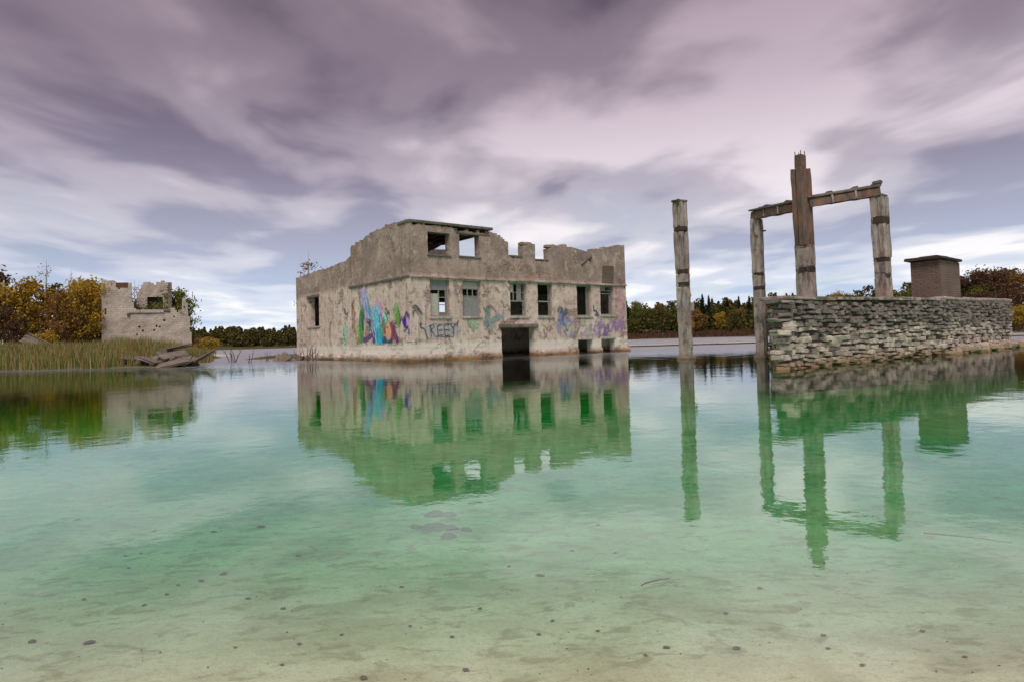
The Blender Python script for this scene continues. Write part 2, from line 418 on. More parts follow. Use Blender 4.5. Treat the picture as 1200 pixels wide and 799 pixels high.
M = dict(
    plaster=mat_plaster(),
    concrete=mat_concrete('pale_concrete', (.36, .325, .29), (.46, .42, .375), stain=.45),
    concrete_dark=mat_concrete('dark_concrete', (.13, .105, .09), (.2, .165, .14), stain=.6),
    concrete_post=mat_concrete('rust_streaked_concrete', (.26, .213, .187), (.40, .348, .312), stain=.78, rust=.3, rustz=True),
    concrete_red=mat_concrete('red_brown_concrete', (.12, .075, .06), (.19, .125, .10), stain=.7, rust=.5),
    lime=mat_courses('limestone_wall', (.40, .335, .28), (.56, .49, .415), (.24, .19, .15), .55, .19, .22),
    slab=mat_concrete('wet_slab', (.13, .105, .085), (.22, .18, .15), stain=.5, rustz=True),
    band=mat_concrete('broken_dark_band', (.03, .02, .016), (.07, .045, .035), stain=.4),
    soot=mat_plain('soot_black', (.012, .010, .009), (.025, .021, .019), .95),
    rust=mat_plain('rusty_steel', (.10, .04, .022), (.17, .075, .04), .85, 20),
    wood=mat_plain('grey_wood', (.16, .13, .105), (.25, .21, .175), .85, 12),
    wood_pale=mat_plain('pale_board', (.36, .345, .31), (.45, .43, .385), .85, 9),
    board=mat_plain('grey_board', (.20, .195, .20), (.27, .26, .265), .85, 9),
    frame=mat_plain('peeling_frame', (.20, .185, .165), (.33, .31, .28), .8, 16),
    bark=mat_plain('bark', (.06, .045, .035), (.12, .095, .075), .95, 8),
    birch_bark=mat_plain('birch_bark', (.28, .25, .23), (.45, .42, .39), .9, 6),
    stone=mat_stone('dry_stone', False), stone_mass=mat_stone('dry_stone_mass', True),
    core=mat_plain('shade_dark_core', (.05, .04, .034), (.095, .08, .068), .98, 7),  # near-black: shade of stone joints and ruin interior put into the colour
    ground=mat_ground(), water=mat_water(), spray=mat_vcol(),
    dead_leaf=mat_plain('sodden_leaf', (.17, .13, .08), (.28, .22, .14), .8, 30),
    brick_infill=mat_courses('brick_infill', (.13, .085, .068), (.22, .155, .125), (.10, .085, .075), .26, .085, .5),
    foliage_gold=mat_leaf('autumn_gold_leaf', [(0.189, 0.112, 0.020), (0.415, 0.244, 0.035), (0.566, 0.385, 0.061), (0.302, 0.244, 0.052), (0.566, 0.265, 0.035)]),
    foliage_rust=mat_leaf('autumn_rust_leaf', [(0.133, 0.076, 0.030), (0.264, 0.131, 0.042), (0.320, 0.184, 0.056), (0.189, 0.131, 0.053)]),
    foliage_olive=mat_leaf('olive_leaf', [(0.072, 0.080, 0.023), (0.145, 0.145, 0.036), (0.217, 0.203, 0.051), (0.109, 0.123, 0.029)]),
    foliage_wine=mat_leaf('wine_brown_leaf', [(0.065, 0.036, 0.029), (0.123, 0.058, 0.041), (0.160, 0.087, 0.051), (0.087, 0.072, 0.036)]),
    foliage_green=mat_leaf('green_leaf', [(0.058, 0.080, 0.023), (0.102, 0.123, 0.032), (0.160, 0.174, 0.043), (0.290, 0.246, 0.058)]),
    needle=mat_leaf('spruce_needle', [(.014, .022, .011), (.026, .036, .016), (.04, .05, .022)]),
    wood_far=mat_leaf('far_wood_leaf', [(0.035, 0.046, 0.019), (0.065, 0.072, 0.026), (0.123, 0.109, 0.035), (0.174, 0.109, 0.029), (0.051, 0.065, 0.023), (0.087, 0.087, 0.029)], .2, 0),
    reed=mat_leaf('reed_blade', [(.28, .18, .08), (.38, .27, .13), (.20, .22, .065), (.16, .20, .055), (.30, .22, .08), (.24, .25, .08), (.42, .31, .16)], .3, 0),
    twig=mat_plain('bare_twig', (.09, .06, .05), (.15, .105, .09), .95, 10),
)

# ------------------------------------------------------------------ terrain and lake
LEFT_BANK = [(-16.5, 32.5), (-22, 34.5), (-30, 36.5), (-45, 38), (-120, 45), (-160, 140), (-80, 140), (-51, 98), (-34, 69), (-27.2, 60), (-24.5, 52), (-20, 41)]
SANDBAR = [(-39.5, 73), (-33.8, 75.5), (-34.2, 79), (-41, 81)]
FAR_SHORE = [(-900, 330), (-250, 350), (-130, 372), (-60, 380), (0, 370), (20, 300), (28, 222), (60, 208), (64, 182), (58, 130), (57, 104), (54, 86), (150, 74), (900, 90), (900, 1600), (-900, 1600)]
NEAR_SHORE = [(-900, -3.5), (-20, -3.0), (0, -2.4), (20, -3.0), (900, -3.5), (900, -200), (-900, -200)]
ISLET = [(-20, 47), (-12, 47), (2, 52), (2, 56), (-14, 54), (-20, 51)]
def sdist(P, X, Y):
    """signed distance to a polygon, positive inside"""
    X = np.asarray(X, float); Y = np.asarray(Y, float)
    d = np.full(X.shape, 1e9); inside = np.zeros(X.shape, bool)
    n = len(P)
    for i in range(n):
        ax, ay = P[i]; bx, by = P[(i + 1) % n]
        ex, ey = bx - ax, by - ay
        t = np.clip(((X - ax) * ex + (Y - ay) * ey) / (ex * ex + ey * ey), 0, 1)
        d = np.minimum(d, np.hypot(X - ax - t * ex, Y - ay - t * ey))
        c = ((ay > Y) != (by > Y)) & (X < (bx - ax) * (Y - ay) / (by - ay + 1e-12) + ax)
        inside ^= c
    return np.where(inside, d, -d)
def sstep(a, b, x):
    t = np.clip((x - a) / (b - a), 0, 1); return t * t * (3 - 2 * t)
def terrain(X, Y):
    X = np.asarray(X, float); Y = np.asarray(Y, float)
    bed = -np.interp(Y, [-3, 0, 1.7, 2.4, 3.3, 4.6, 6.7, 10.5, 16, 25, 40, 70, 110], [0, .015, .035, .12, .235, .29, .33, .42, .64, .98, 1.5, 2.4, 3.1])
    bed = bed + (fbm(X * .6, Y * .6) - .5) * .06 * sstep(.5, 4, Y) + (fbm(X * .15 + 9, Y * .15) - .5) * .14 * sstep(4, 12, Y)
    wob = (fbm(X * .22 + 40, Y * .22) - .5) * 2.4
    for poly, hi, k, rise in ((LEFT_BANK, 1.05, 3.0, .25), (FAR_SHORE, 1.1, 5.0, 3.2), (NEAR_SHORE, .6, 3.0, .3), (ISLET, .35, 1.2, 0)):
        s = sdist(poly, X, Y)
        s = s + wob * (0.25 if poly in (SANDBAR, ISLET, NEAR_SHORE) else .6) * np.clip(np.abs(s) / 3 + .3, 0, 1)
        land = hi * (1 - np.exp(-np.clip(s, 0, None) / k)) + rise * sstep(8, 45, s)
        shelf = 0.28 * s
        bed = np.where(s > 0, np.maximum(bed, land), np.maximum(bed, shelf))
    return bed
def tz(x, y): return float(terrain(np.array([x]), np.array([y]))[0])
def graded(a, n, p):
    t = np.linspace(-1, 1, n); return np.sign(t) * (np.abs(t) ** p) * a
gx = np.unique(np.concatenate([graded(1500, 150, 4.2), np.arange(-62, 70, .9)]))
gy = np.unique(np.concatenate([np.arange(-6, 12, .25), np.arange(12, 100, .9), np.arange(100, 260, 5), np.arange(260, 420, 9), np.linspace(430, 1600, 22), np.array([-200., -120, -60, -30, -15, -10])]))
GX, GY = np.meshgrid(gx, gy, indexing='ij')
GZ = terrain(GX, GY)
nx, ny = GX.shape
idx = np.arange(nx * ny).reshape(nx, ny)
Fg = np.stack([idx[:-1, :-1], idx[1:, :-1], idx[1:, 1:], idx[:-1, 1:]], -1).reshape(-1, 4)
tag(obj('lake_bed', np.stack([GX, GY, GZ], -1).reshape(-1, 3), Fg, M['ground'], smooth=True), 'pale silty lake bed rising into grassy banks', 'ground', kind='structure')
wx, wy0, wy1 = 1400, -150, 1500
V, F = cham_box(2 * wx, wy1 - wy0, 9.0, 0)
tag(obj('lake_water', [(v[0], v[1] + (wy0 + wy1) / 2, v[2] - 4.5) for v in V], F, M['water']), 'still clear emerald quarry water over a pale bed', 'water', kind='structure')

# ------------------------------------------------------------------ walls of ruins
def lines(a, b, step, req):
    req = sorted({round(r, 3) for r in req if a - 1e-6 <= r <= b + 1e-6} | {round(a, 3), round(b, 3)})
    out = []
    for p, q in zip(req[:-1], req[1:]):
        n = max(1, int(round((q - p) / step)))
        out += [p + (q - p) * i / n for i in range(n)]
    return np.array(out + [req[-1]])
def ruin_wall(name, parent, L, z0, top, holes, t, mat, step=.16, ureq=(), zreq=(), relief=.03, xf=None, rag=.05, u0=0.0, seed=0, zmax=None):
    """a masonry wall of thickness t with openings and a broken top; xf maps (along, depth, height) to the parent's space"""
    us = lines(u0, L, step, [h[0] for h in holes] + [h[1] for h in holes] + list(ureq))
    tops = top((us[:-1] + us[1:]) / 2) + (vnoise((us[:-1]) * 7 + seed * 13, us[:-1] * 0 + seed) - .5) * 2 * rag
    zm = float(tops.max()) + .01
    zs = lines(z0, zm, step, [h[2] for h in holes] + [h[3] for h in holes] + list(zreq))
    nu, nz = len(us) - 1, len(zs) - 1
    cu, cz = (us[:-1] + us[1:]) / 2, (zs[:-1] + zs[1:]) / 2
    keep = cz[None, :] < tops[:, None]
    for h in holes:
        keep &= ~((cu[:, None] > h[0]) & (cu[:, None] < h[1]) & (cz[None, :] > h[2]) & (cz[None, :] < h[3]))
    Vf = {}; V = []
    lr = random.Random(seed)
    def kp(i, j): return 0 <= i < nu and 0 <= j < nz and keep[i, j]
    def vert(i, j, side):
        k_ = (i, j, side)
        if k_ in Vf: return Vf[k_]
        u, z = us[i], zs[j]
        below = [c for c in (i - 1, i) if kp(c, j - 1)]
        above = [c for c in (i - 1, i) if kp(c, j)]
        if below and not above:
            tt = max(tops[c] for c in below)
            if abs(tt - z) < step * 1.05: z = tt + (float(vnoise(u * 9.1, seed + .3)) - .5) * rag
        if len(below) + len(above) in (1, 2, 3) and 0 < i < nu and j > 0:
            u += (float(vnoise(u * 5 + 3, z * 5 + seed)) - .5) * .03
        d = 0.0 if side == 0 else t
        inner = len(below) + len(above) == 4
        d += (float(fbm(u * 1.7 + seed * 7, z * 1.7 + 50 * side, 3)) - .5) * relief * (1 if inner else .4) * (1 if side == 0 else -1)
        Vf[k_] = len(V); V.append(xf(u, d, z)); return Vf[k_]
    F = []
    for i in range(nu):
        for j in range(nz):
            if not keep[i, j]: continue
            F.append((vert(i, j, 0), vert(i + 1, j, 0), vert(i + 1, j + 1, 0), vert(i, j + 1, 0)))
            F.append((vert(i, j, 1), vert(i, j + 1, 1), vert(i + 1, j + 1, 1), vert(i + 1, j, 1)))
            if not kp(i - 1, j): F.append((vert(i, j, 0), vert(i, j + 1, 0), vert(i, j + 1, 1), vert(i, j, 1)))
            if not kp(i + 1, j): F.append((vert(i + 1, j, 0), vert(i + 1, j, 1), vert(i + 1, j + 1, 1), vert(i + 1, j + 1, 0)))
            if not kp(i, j + 1): F.append((vert(i, j + 1, 0), vert(i + 1, j + 1, 0), vert(i + 1, j + 1, 1), vert(i, j + 1, 1)))
            if not kp(i, j - 1): F.append((vert(i, j, 0), vert(i, j, 1), vert(i + 1, j, 1), vert(i + 1, j, 0)))
    return obj(name, V, F, mat, parent, recalc=True)
def prof(pts):
    xs = [p[0] for p in pts]; ys = [p[1] for p in pts]
    return lambda u: np.interp(u, xs, ys)

# ------------------------------------------------------------------ the ruined building standing in the lake
B = empty('ruined_building', (-4.72, 30.0, 0), R(38))
tag(B, 'large roofless two-storey concrete ruin standing in the lake, covered in graffiti', 'building')
GW = [(1.05, 2.15, 2.05, 3.9), (2.9, 4.0, 2.07, 3.9), (5.9, 7.05, 2.07, 3.9), (7.8, 8.9, 2.07, 3.93), (10.75, 11.9, 2.09, 3.92), (12.65, 13.8, 2.15, 3.95)]
UW = [(.97, 2.24, 5.08, 6.2), (2.78, 4.02, 5.1, 6.24)]
DOOR = (5.27, 7.48, -3.3, 1.53)
LOW = [(10.73, 11.87, -.9, .79), (12.63, 13.79, -.9, .8)]
front_top = prof([(0, 6.5), (2.5, 6.5), (2.501, 6.36), (4.65, 6.36), (4.651, 6.55), (4.95, 6.52), (5.18, 6.42), (5.58, 6.22), (5.86, 5.92), (5.88, 5.28), (6.86, 5.3), (6.88, 6.02), (7.7, 6.06), (7.72, 5.17), (8.68, 5.2), (8.7, 5.99), (9.3, 6.05), (9.82, 6.16), (10.2, 6.08), (10.83, 5.97), (10.85, 5.32), (12.09, 5.36), (12.11, 6.07), (13.0, 6.2), (14.9, 6.52)])
BL = 14.9
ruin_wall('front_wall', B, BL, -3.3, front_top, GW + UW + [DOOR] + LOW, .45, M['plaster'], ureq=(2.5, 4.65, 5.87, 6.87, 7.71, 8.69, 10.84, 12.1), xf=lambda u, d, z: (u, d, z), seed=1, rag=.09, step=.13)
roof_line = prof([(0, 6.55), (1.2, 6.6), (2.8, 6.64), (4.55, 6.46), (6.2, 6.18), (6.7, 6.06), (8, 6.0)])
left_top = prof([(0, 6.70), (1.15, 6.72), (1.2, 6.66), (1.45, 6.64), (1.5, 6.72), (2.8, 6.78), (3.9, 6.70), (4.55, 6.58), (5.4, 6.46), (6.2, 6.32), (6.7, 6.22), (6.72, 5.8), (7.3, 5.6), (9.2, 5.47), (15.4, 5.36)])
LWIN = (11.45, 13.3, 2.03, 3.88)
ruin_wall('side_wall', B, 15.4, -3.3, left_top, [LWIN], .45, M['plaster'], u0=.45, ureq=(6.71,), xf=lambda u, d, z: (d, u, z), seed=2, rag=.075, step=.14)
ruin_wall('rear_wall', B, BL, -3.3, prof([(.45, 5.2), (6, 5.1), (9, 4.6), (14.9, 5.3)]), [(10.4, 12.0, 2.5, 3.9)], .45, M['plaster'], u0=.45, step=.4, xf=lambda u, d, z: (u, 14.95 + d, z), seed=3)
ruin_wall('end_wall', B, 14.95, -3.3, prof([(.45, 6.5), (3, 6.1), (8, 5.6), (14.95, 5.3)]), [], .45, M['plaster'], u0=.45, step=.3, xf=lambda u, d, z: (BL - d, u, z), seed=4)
ruin_wall('partition_wall', B, 14.45, -3.3, prof([(.45, 4.0), (14.45, 4.0)]), [(5.3, 6.6, 2.0, 3.7), (9.0, 10.0, -3.3, 1.6)], .25, M['plaster'], u0=.45, step=.4, rag=0, xf=lambda u, d, z: (u, 6.6 + d, z - .06), seed=5)
ruin_wall('upper_dark_backing', B, 6.6, 4.17, prof([(.45, 6.1), (5.0, 6.42), (6.3, 6.5), (6.6, 5.9)]), [], .2, M['concrete_dark'], u0=.46, step=.25, rag=.03, xf=lambda u, d, z: (u, 6.5 + d, z), seed=6)  # added dark screen: blocks the sky so the corner upper window reads as shaded
# floor between the storeys, in precast panels
for i in range(12):
    x0 = .46 + i * 1.166
    MB().box(x0, x0 + 1.14, .46, 14.94, 3.96, 4.16, .01).build('floor_panel', M['concrete_dark'], B)
# roof remains over the corner: precast planks on joists, some missing
def lt(y): return float(roof_line(y)) - .02
for k_, (y0, y1, x1) in enumerate([(-.06, 1.15, 4.86), (1.17, 2.35, 4.84), (2.37, 3.5, 4.8), (3.52, 4.55, 4.55), (4.62, 5.7, 4.7), (5.72, 6.72, 4.6)]):
    za, zb = max(lt(y0), 6.56) if y0 < 1 else lt(y0), lt(y1)
    V, F = cham_box(x1 - .3 if k_ else x1 + .06, y1 - y0, .13, .012)
    V = [(v[0] + (x1 / 2 + .15 if k_ else x1 / 2 - .03), v[1] + (y0 + y1) / 2, v[2] + .085 + za + (zb - za) * ((v[1] / (y1 - y0)) + .5)) for v in V]
    obj('roof_panel', V, F, M['concrete_dark'], B)
for x in (2.62, 3.3, 3.98, 4.52):
    MB().box(x - .09, x + .09, .03, 4.4, 6.37, 6.52, .01).build('roof_joist', M['concrete_dark'], B)
MB().box(2.6, 4.7, -.02, .3, 6.245, 6.36, .015, .006).build('window_lintel', M['concrete_dark'], B)
# string course at first-floor level, broken off in places
for a, b in ((-.06, 2.9), (2.95, 5.6), (5.7, 10.5), (10.55, 14.9)):
    MB().box(a, b, -.11, -.004, 3.97, 4.07, .012, .006).build('string_course', M['plaster'], B)
for a, b in ((.02, 3.1), (3.2, 5.0), (5.15, 6.88)):
    MB().box(-.08, -.004, a, b, 3.96, 4.08, .012, .008).build('string_course', M['concrete_dark'], B)
MB().box(-.05, -.004, 6.66, 6.9, .4, 5.6, .012, .008).build('pilaster', M['plaster'], B)
MB().box(-.035, -.004, .0, .5, .95, 6.4, .01, .006).build('pilaster', M['plaster'], B)
# plinth just above and below the water
for i, (a, b) in enumerate(((-.16, 5.2), (7.55, 10.65), (11.92, 12.58), (13.84, 14.98))):
    ruin_wall('plinth', B, b, -3.3, prof([(a, .26), ((a + b) / 2, .3), (b, .24)]), [], .148, M['plaster'], u0=a, step=.2, rag=.06, relief=.05, xf=lambda u, d, z: (u, d - .152, z), seed=20 + i)
ruin_wall('plinth', B, 15.4, -3.3, prof([(0, .3), (5, .36), (9, .25), (15.4, .3)]), [], .2, M['plaster'], u0=.0, step=.2, rag=.12, relief=.09, xf=lambda u, d, z: (d - .205, u, z), seed=30)
MB().box(5.1, 7.7, -.16, .3, 1.535, 1.72, .03, .015).build('door_canopy', M['concrete_dark'], B)
# windows: each an opening with its own frame, sill and what is left inside
def window(h, kind):
    u0, u1, z0, z1 = h
    f = MB(); t = .07; y0, y1 = .12, .20
    f.box(u0 + .005, u0 + t, y0, y1, z0 + .05, z1 - .005, .006); f.box(u1 - t, u1 - .005, y0, y1, z0 + .05, z1 - .005, .006)
    f.box(u0 + t, u1 - t, y0, y1, z1 - t, z1 - .005, .006); f.box(u0 + t, u1 - t, y0, y1, z0 + .05, z0 + .05 + t, .006)
    w = f.build('window', M['frame'], B)
    MB().box(u0 - .06, u1 + .06, -.07, .3, z0 - .05, z0 + .045, .012, .004).build('sill', M['concrete'], w)
    def bar(a, b, c, d, m='frame', n='glazing_bar'): MB().box(a, b, y0 + .015, y1 - .015, c, d, .004).build(n, M[m], w)
    def panel(a, b, c, d, m, n='board', dy=0): MB().box(a, b, y0 + .03 + dy, y0 + .055 + dy, c, d, .003, .004).build(n, M[m], w)
    a, b = u0 + t, u1 - t; c, d = z0 + .05 + t, z1 - t; mid = (a + b) / 2
    if kind == 0:
        panel(a, b, d - .38, d, 'board'); bar(a, b, d - .43, d - .385)
        bar(mid - .025, mid + .025, c, d - .43); panel(a, mid - .03, c, d - .6, 'wood_pale')
        panel(mid + .03, b, c, c + .16, 'wood'); bar(mid + .03, b, c + .5, c + .54); bar(mid + .03, b, c + .86, c + .9)
        panel(b - .12, b, c + .16, d - .43, 'wood')
    elif kind == 1:
        panel(a, b, d - .3, d, 'wood_pale'); bar(a, b, d - .35, d - .305); bar(a, b, d - .72, d - .675)
        for i in (1, 2): bar(a + (b - a) * i / 3 - .02, a + (b - a) * i / 3 + .02, d - .675, d - .35)
        panel(a, b, c, d - .73, 'board')
    elif kind == 2:
        bar(a, b, c + .72, c + .78)
        for i in (1, 2, 3): bar(a + (b - a) * i / 4 - .02, a + (b - a) * i / 4 + .02, c + .78, d)
        panel(a, a + (b - a) / 4 - .02, d - .42, d, 'wood_pale'); panel(a + (b - a) * .5 + .02, a + (b - a) * .75 - .02, c + .8, d, 'board'); bar(a, b, d - .45, d - .42)
    elif kind == 3:
        bar(a, b, c + .72, c + .79); panel(b - .14, b, c, c + .72, 'wood')
    elif kind == 4:
        panel(b - .2, b, c, d, 'wood', 'shutter', .04)
    elif kind == 5:
        bar(a, b, d - .42, d - .38); bar(a, b, d - .25, d - .22); panel(b - .16, b, c, d - .42, 'wood', 'shutter', .04); panel(a, mid, d - .22, d, 'board')
    elif kind == 6:
        bar(a, b, (c + d) / 2 - .02, (c + d) / 2 + .02)
    return w
for i, h in enumerate(GW): window(h, i)
for h in UW:
    f = MB()
    f.box(h[0] - .05, h[1] + .05, -.06, .3, h[2] - .05, h[2] + .04, .012, .004)
    f.build('sill', M['concrete_dark'], B)
for h in LOW:
    MB().box(h[0] - .05, h[1] + .05, -.03, .3, h[3] - .004, h[3] + .1, .012, .004).build('window_lintel', M['concrete'], B)
MB().box(-.07, .3, LWIN[0] - .08, LWIN[1] + .08, LWIN[2] - .06, LWIN[2] + .04, .012, .004).build('sill', M['concrete'], B)
MB().box(-.03, .3, LWIN[0] - .1, LWIN[1] + .1, LWIN[3] - .02, LWIN[3] + .13, .012, .004).build('window_lintel', M['concrete_dark'], B)
# a bricked-up opening, a fallen roof plank across the broken parapet, caps of crumbling masonry
V, F = cham_box(.95, .05, 1.06, .01)
obj('brick_infill', [(v[0] + 13.3 + .09 * (v[2] > 0), v[1] - .015, v[2] + 4.62) for v in V], F, M['brick_infill'], B)
V, F = cham_box(1.35, 1.7, .14, .02)
place('fallen_roof_panel', make_mesh('fallen_roof_panel', V, F, M['concrete_dark']), B, loc=(11.5, .75, 5.72), rot=(R(24), R(-31), R(6)))
place('fallen_roof_panel', make_mesh('fallen_roof_panel', *cham_box(1.0, .8, .12, .02), M['concrete_dark']), B, loc=(11.2, 1.5, 5.35), rot=(R(-12), R(10), R(-20)))
for x, z, w in ((6.4, 5.3, .8), (8.2, 5.2, .9)):
    MB().box(x - w / 2, x + w / 2, -.03, .4, z - .02, z + .07, .015, .012).build('broken_sill', M['concrete_dark'], B)
for x in (7.0, 7.35, 8.8, 9.9):
    z = float(front_top(x)) + .03
    MB().box(x - random.uniform(.12, .2), x + random.uniform(.12, .2), .03, .4, z - .08, z + random.uniform(.05, .09), .03, .02).build('loose_block', M['plaster'], B)

# graffiti: paint layers lying on the plaster
MURAL = [([[5.17,3.68],[4.93,3.07],[4.71,2.38]],0.5,(190,178,222)),([[4.79,3.34],[4.45,2.31]],0.35,(150,185,222)),([[4.75,2.83],[4.01,2.29]],0.3,(120,175,215)),([[3.44,2.78],[3.1,2.36]],0.5,(208,160,205)),([[3.64,2.38],[3.48,1.72],[3.33,1.12]],0.75,(115,205,222)),([[4.03,1.79],[3.69,1.23]],0.35,(120,165,215)),([[3.38,1.33],[3.21,1.06]],0.55,(30,165,195)),([[2.86,1.08],[2.05,1.07]],0.28,(10,75,120)),([[2.57,2.22],[2.47,1.9]],0.55,(165,222,200)),([[2.5,2.46],[2.36,2.37]],0.28,(70,40,55)),([[3.06,1.71],[3.02,1.38]],0.22,(60,150,110)),([[2.36,1.68],[2.32,1.36]],0.5,(232,172,132)),([[2.71,1.75],[2.7,1.43]],0.18,(150,80,60)),([[1.9,1.82],[1.7,1.45],[1.41,1.03]],0.25,(120,55,115)),([[2.07,1.83],[1.82,1.19]],0.2,(150,60,70)),([[5.35,2.58],[5.51,1.96],[5.48,1.21]],0.42,(78,145,85)),([[5.29,2.46],[5.26,1.72]],0.2,(50,105,75)),([[5.99,1.8],[5.74,1.27]],0.25,(165,190,90)),([[5.15,1.09],[4.44,1.25],[3.93,1.4]],0.22,(95,70,120)),([[4.71,2.18],[4.4,2.03],[4.42,1.69]],0.16,(70,65,75)),([[3.93,1.46],[3.94,1.02]],0.2,(80,70,140)),([[1.48,2.54],[1.44,2.17]],0.4,(125,175,115)),([[1.28,2.22],[1.24,1.9]],0.35,(110,160,50)),([[1.66,2.29],[1.61,2.08]],0.2,(160,190,120)),([[0.39,2.25],[0.59,2.08],[0.55,1.78],[0.42,1.62]],0.22,(55,42,115)),([[0.18,1.96],[0.23,1.84]],0.28,(195,170,225)),([[0.8,1.99],[0.71,1.78]],0.14,(90,60,150)),([[7.54,1.79],[7.64,1.19]],0.45,(165,205,185)),([[7.78,1.38],[7.72,1.2]],0.2,(100,140,130)),([[6.56,3.05],[6.47,2.81]],0.22,(120,85,80)),([[6.51,2.58],[6.47,1.88]],0.35,(190,150,140)),([[6.95,2.07],[6.54,1.82]],0.16,(110,105,80)),([[3.28,2.26],[3.23,1.98]],0.14,(70,120,170)),([[2.87,2.13],[2.82,1.86]],0.12,(90,150,140)),([[7.65,2.82],[7.5,2.69]],0.2,(120,110,100)),([[4.24,2.8],[4.0,2.51]],0.18,(170,190,230)),([[2.31,3.01],[2.21,2.63]],0.25,(215,190,185))]
TAG = [([[0.48,1.83],[0.48,1.59],[0.68,1.53],[0.83,1.07]],0.05),([[0.94,1.64],[1.16,1.75],[1.22,1.61],[1.03,1.48],[1.21,1.25]],0.04),([[1.0,1.69],[1.05,1.2]],0.05),([[1.67,1.72],[1.38,1.66],[1.41,1.44],[1.66,1.47]],0.045),([[1.41,1.44],[1.43,1.2],[1.72,1.22]],0.045),([[2.06,1.71],[1.77,1.69],[1.79,1.47],[2.05,1.46]],0.045),([[1.79,1.47],[1.82,1.16],[2.08,1.21]],0.045),([[2.16,1.74],[2.25,1.54],[2.52,1.79]],0.05),([[2.32,1.54],[2.31,1.21]],0.05),([[1.25,1.75],[1.77,1.75],[2.42,1.77]],0.03),([[1.21,1.17],[1.75,1.12],[2.31,1.14]],0.035),([[2.59,1.91],[2.52,1.63]],0.05)]
def lin(c): return [((v / 255) / 12.92 if v / 255 < .04 else ((v / 255 + .055) / 1.055) ** 2.4) for v in c]
def graffiti(name, u0, u1, z0, z1, step, strokes, xf, keep=None):
    us, zs = np.arange(u0, u1 + step, step), np.arange(z0, z1 + step, step)
    U, Z = np.meshgrid(us, zs, indexing='ij')
    col = np.zeros(U.shape + (3,)); al = np.zeros(U.shape)
    wu = (fbm(U * 5, Z * 5, 3) - .5) * .12; wz = (fbm(U * 5 + 60, Z * 5, 3) - .5) * .12
    for pts, w, c, soft, op in strokes:
        d = np.full(U.shape, 9.0)
        k_ = min(1.0, w * 3)
        for (ax, az), (bx, bz) in zip(pts[:-1], pts[1:]):
            ex, ez = bx - ax, bz - az
            t = np.clip(((U + wu * k_ - ax) * ex + (Z + wz * k_ - az) * ez) / (ex * ex + ez * ez + 1e-9), 0, 1)
            d = np.minimum(d, np.hypot(U + wu * k_ - ax - t * ex, Z + wz * k_ - az - t * ez))
        a = np.clip((w / 2 - d) / (soft * w / 2) + .5, 0, 1) * op
        col = col * (1 - a[..., None]) + np.array(lin(c)) * a[..., None]
        al = al + a * (1 - al)
    col = np.where(al[..., None] > 1e-3, col / np.maximum(al[..., None], 1e-3), 0)
    ids = np.arange(U.size).reshape(U.shape)
    Fq = np.stack([ids[:-1, :-1], ids[1:, :-1], ids[1:, 1:], ids[:-1, 1:]], -1)
    amax = np.maximum.reduce([al[:-1, :-1], al[1:, :-1], al[1:, 1:], al[:-1, 1:]])
    sel = amax > .02
    if keep is not None: sel &= keep((U[:-1, :-1] + U[1:, 1:]) / 2, (Z[:-1, :-1] + Z[1:, 1:]) / 2)
    Fq = Fq[sel]
    used = np.unique(Fq); remap = np.zeros(U.size, int); remap[used] = np.arange(len(used))
    Vq = np.array([xf(a, b) for a, b in zip(U.ravel()[used], Z.ravel()[used])])
    m = make_mesh(name, Vq, remap[Fq], M['spray'])
    ca = m.color_attributes.new('paint', 'FLOAT_COLOR', 'POINT')
    ca.data.foreach_set('color', np.concatenate([col.reshape(-1, 3)[used], al.ravel()[used][:, None]], 1).astype(np.float32).ravel())
    return place(name, m, B)
def in_windows(U, Z):
    k_ = np.ones(U.shape, bool)
    for h in GW + LOW + [DOOR]:
        k_ &= ~((U > h[0] - .09) & (U < h[1] + .09) & (Z > h[2] - .07) & (Z < h[3] + .14))
    k_ &= ~((U > 4.98) & (U < 7.82) & (Z > 1.45) & (Z < 1.8))
    return k_
mr = random.Random(4); MST = []
for p, w, c in MURAL:
    MST.append((p, w * 1.25, c, .4, .85))
for p, w, c in MURAL:
    if w < .3: continue
    for sg in (-.5, .5):
        MST.append(([(a + sg * w * 1.15 + mr.uniform(-.05, .05), b) for a, b in p], .05, mr.choice([(50, 45, 60), (60, 70, 90), (235, 235, 235)]), .5, .6))
for _ in range(110):
    p, w, c = mr.choice(MURAL); q = mr.choice(p); a, b = q[0] + mr.uniform(-.35, .35), q[1] + mr.uniform(-.3, .3)
    c = tuple(max(20, min(240, v + mr.randint(-45, 45))) for v in c)
    MST.append(([(a, b), (a + mr.uniform(-.25, .25), b + mr.uniform(-.3, .3))], mr.uniform(.04, .13), c, .4, mr.uniform(.4, .9)))
g = graffiti('graffiti_mural', .1, 8.0, .85, 3.85, .022, MST, lambda u, z: (-.042 if u < .52 else -.022, u, z))
g['label'] = 'multicoloured mural in blue, green, pink and violet'
dk = (62, 70, 92)
rs = random.Random(5)
def scribble(u, z, w, h, n, cols, lw, op=.8):
    out = []
    for _ in range(n):
        a, b = u + rs.uniform(-w, w), z + rs.uniform(-h, h)
        pts = [(a, b)]
        for _ in range(rs.randint(2, 4)):
            a += rs.uniform(-.28, .28); b += rs.uniform(-.28, .28); pts.append((a, b))
        out.append((pts, lw * rs.uniform(.7, 1.5), rs.choice(cols), .5, op * rs.uniform(.5, 1)))
    return out
tagst = [([(.9, 1.45), (2.5, 1.45)], .6, (175, 185, 190), .9, .35)] + [(p, w * 1.25, dk, .5, .95) for p, w in TAG]
g = graffiti('graffiti_tag', .3, 2.75, .85, 2.0, .02, tagst, lambda u, z: (u, -.02, z), in_windows); g['label'] = 'dark blue spray-paint lettering with a large hooked first letter'
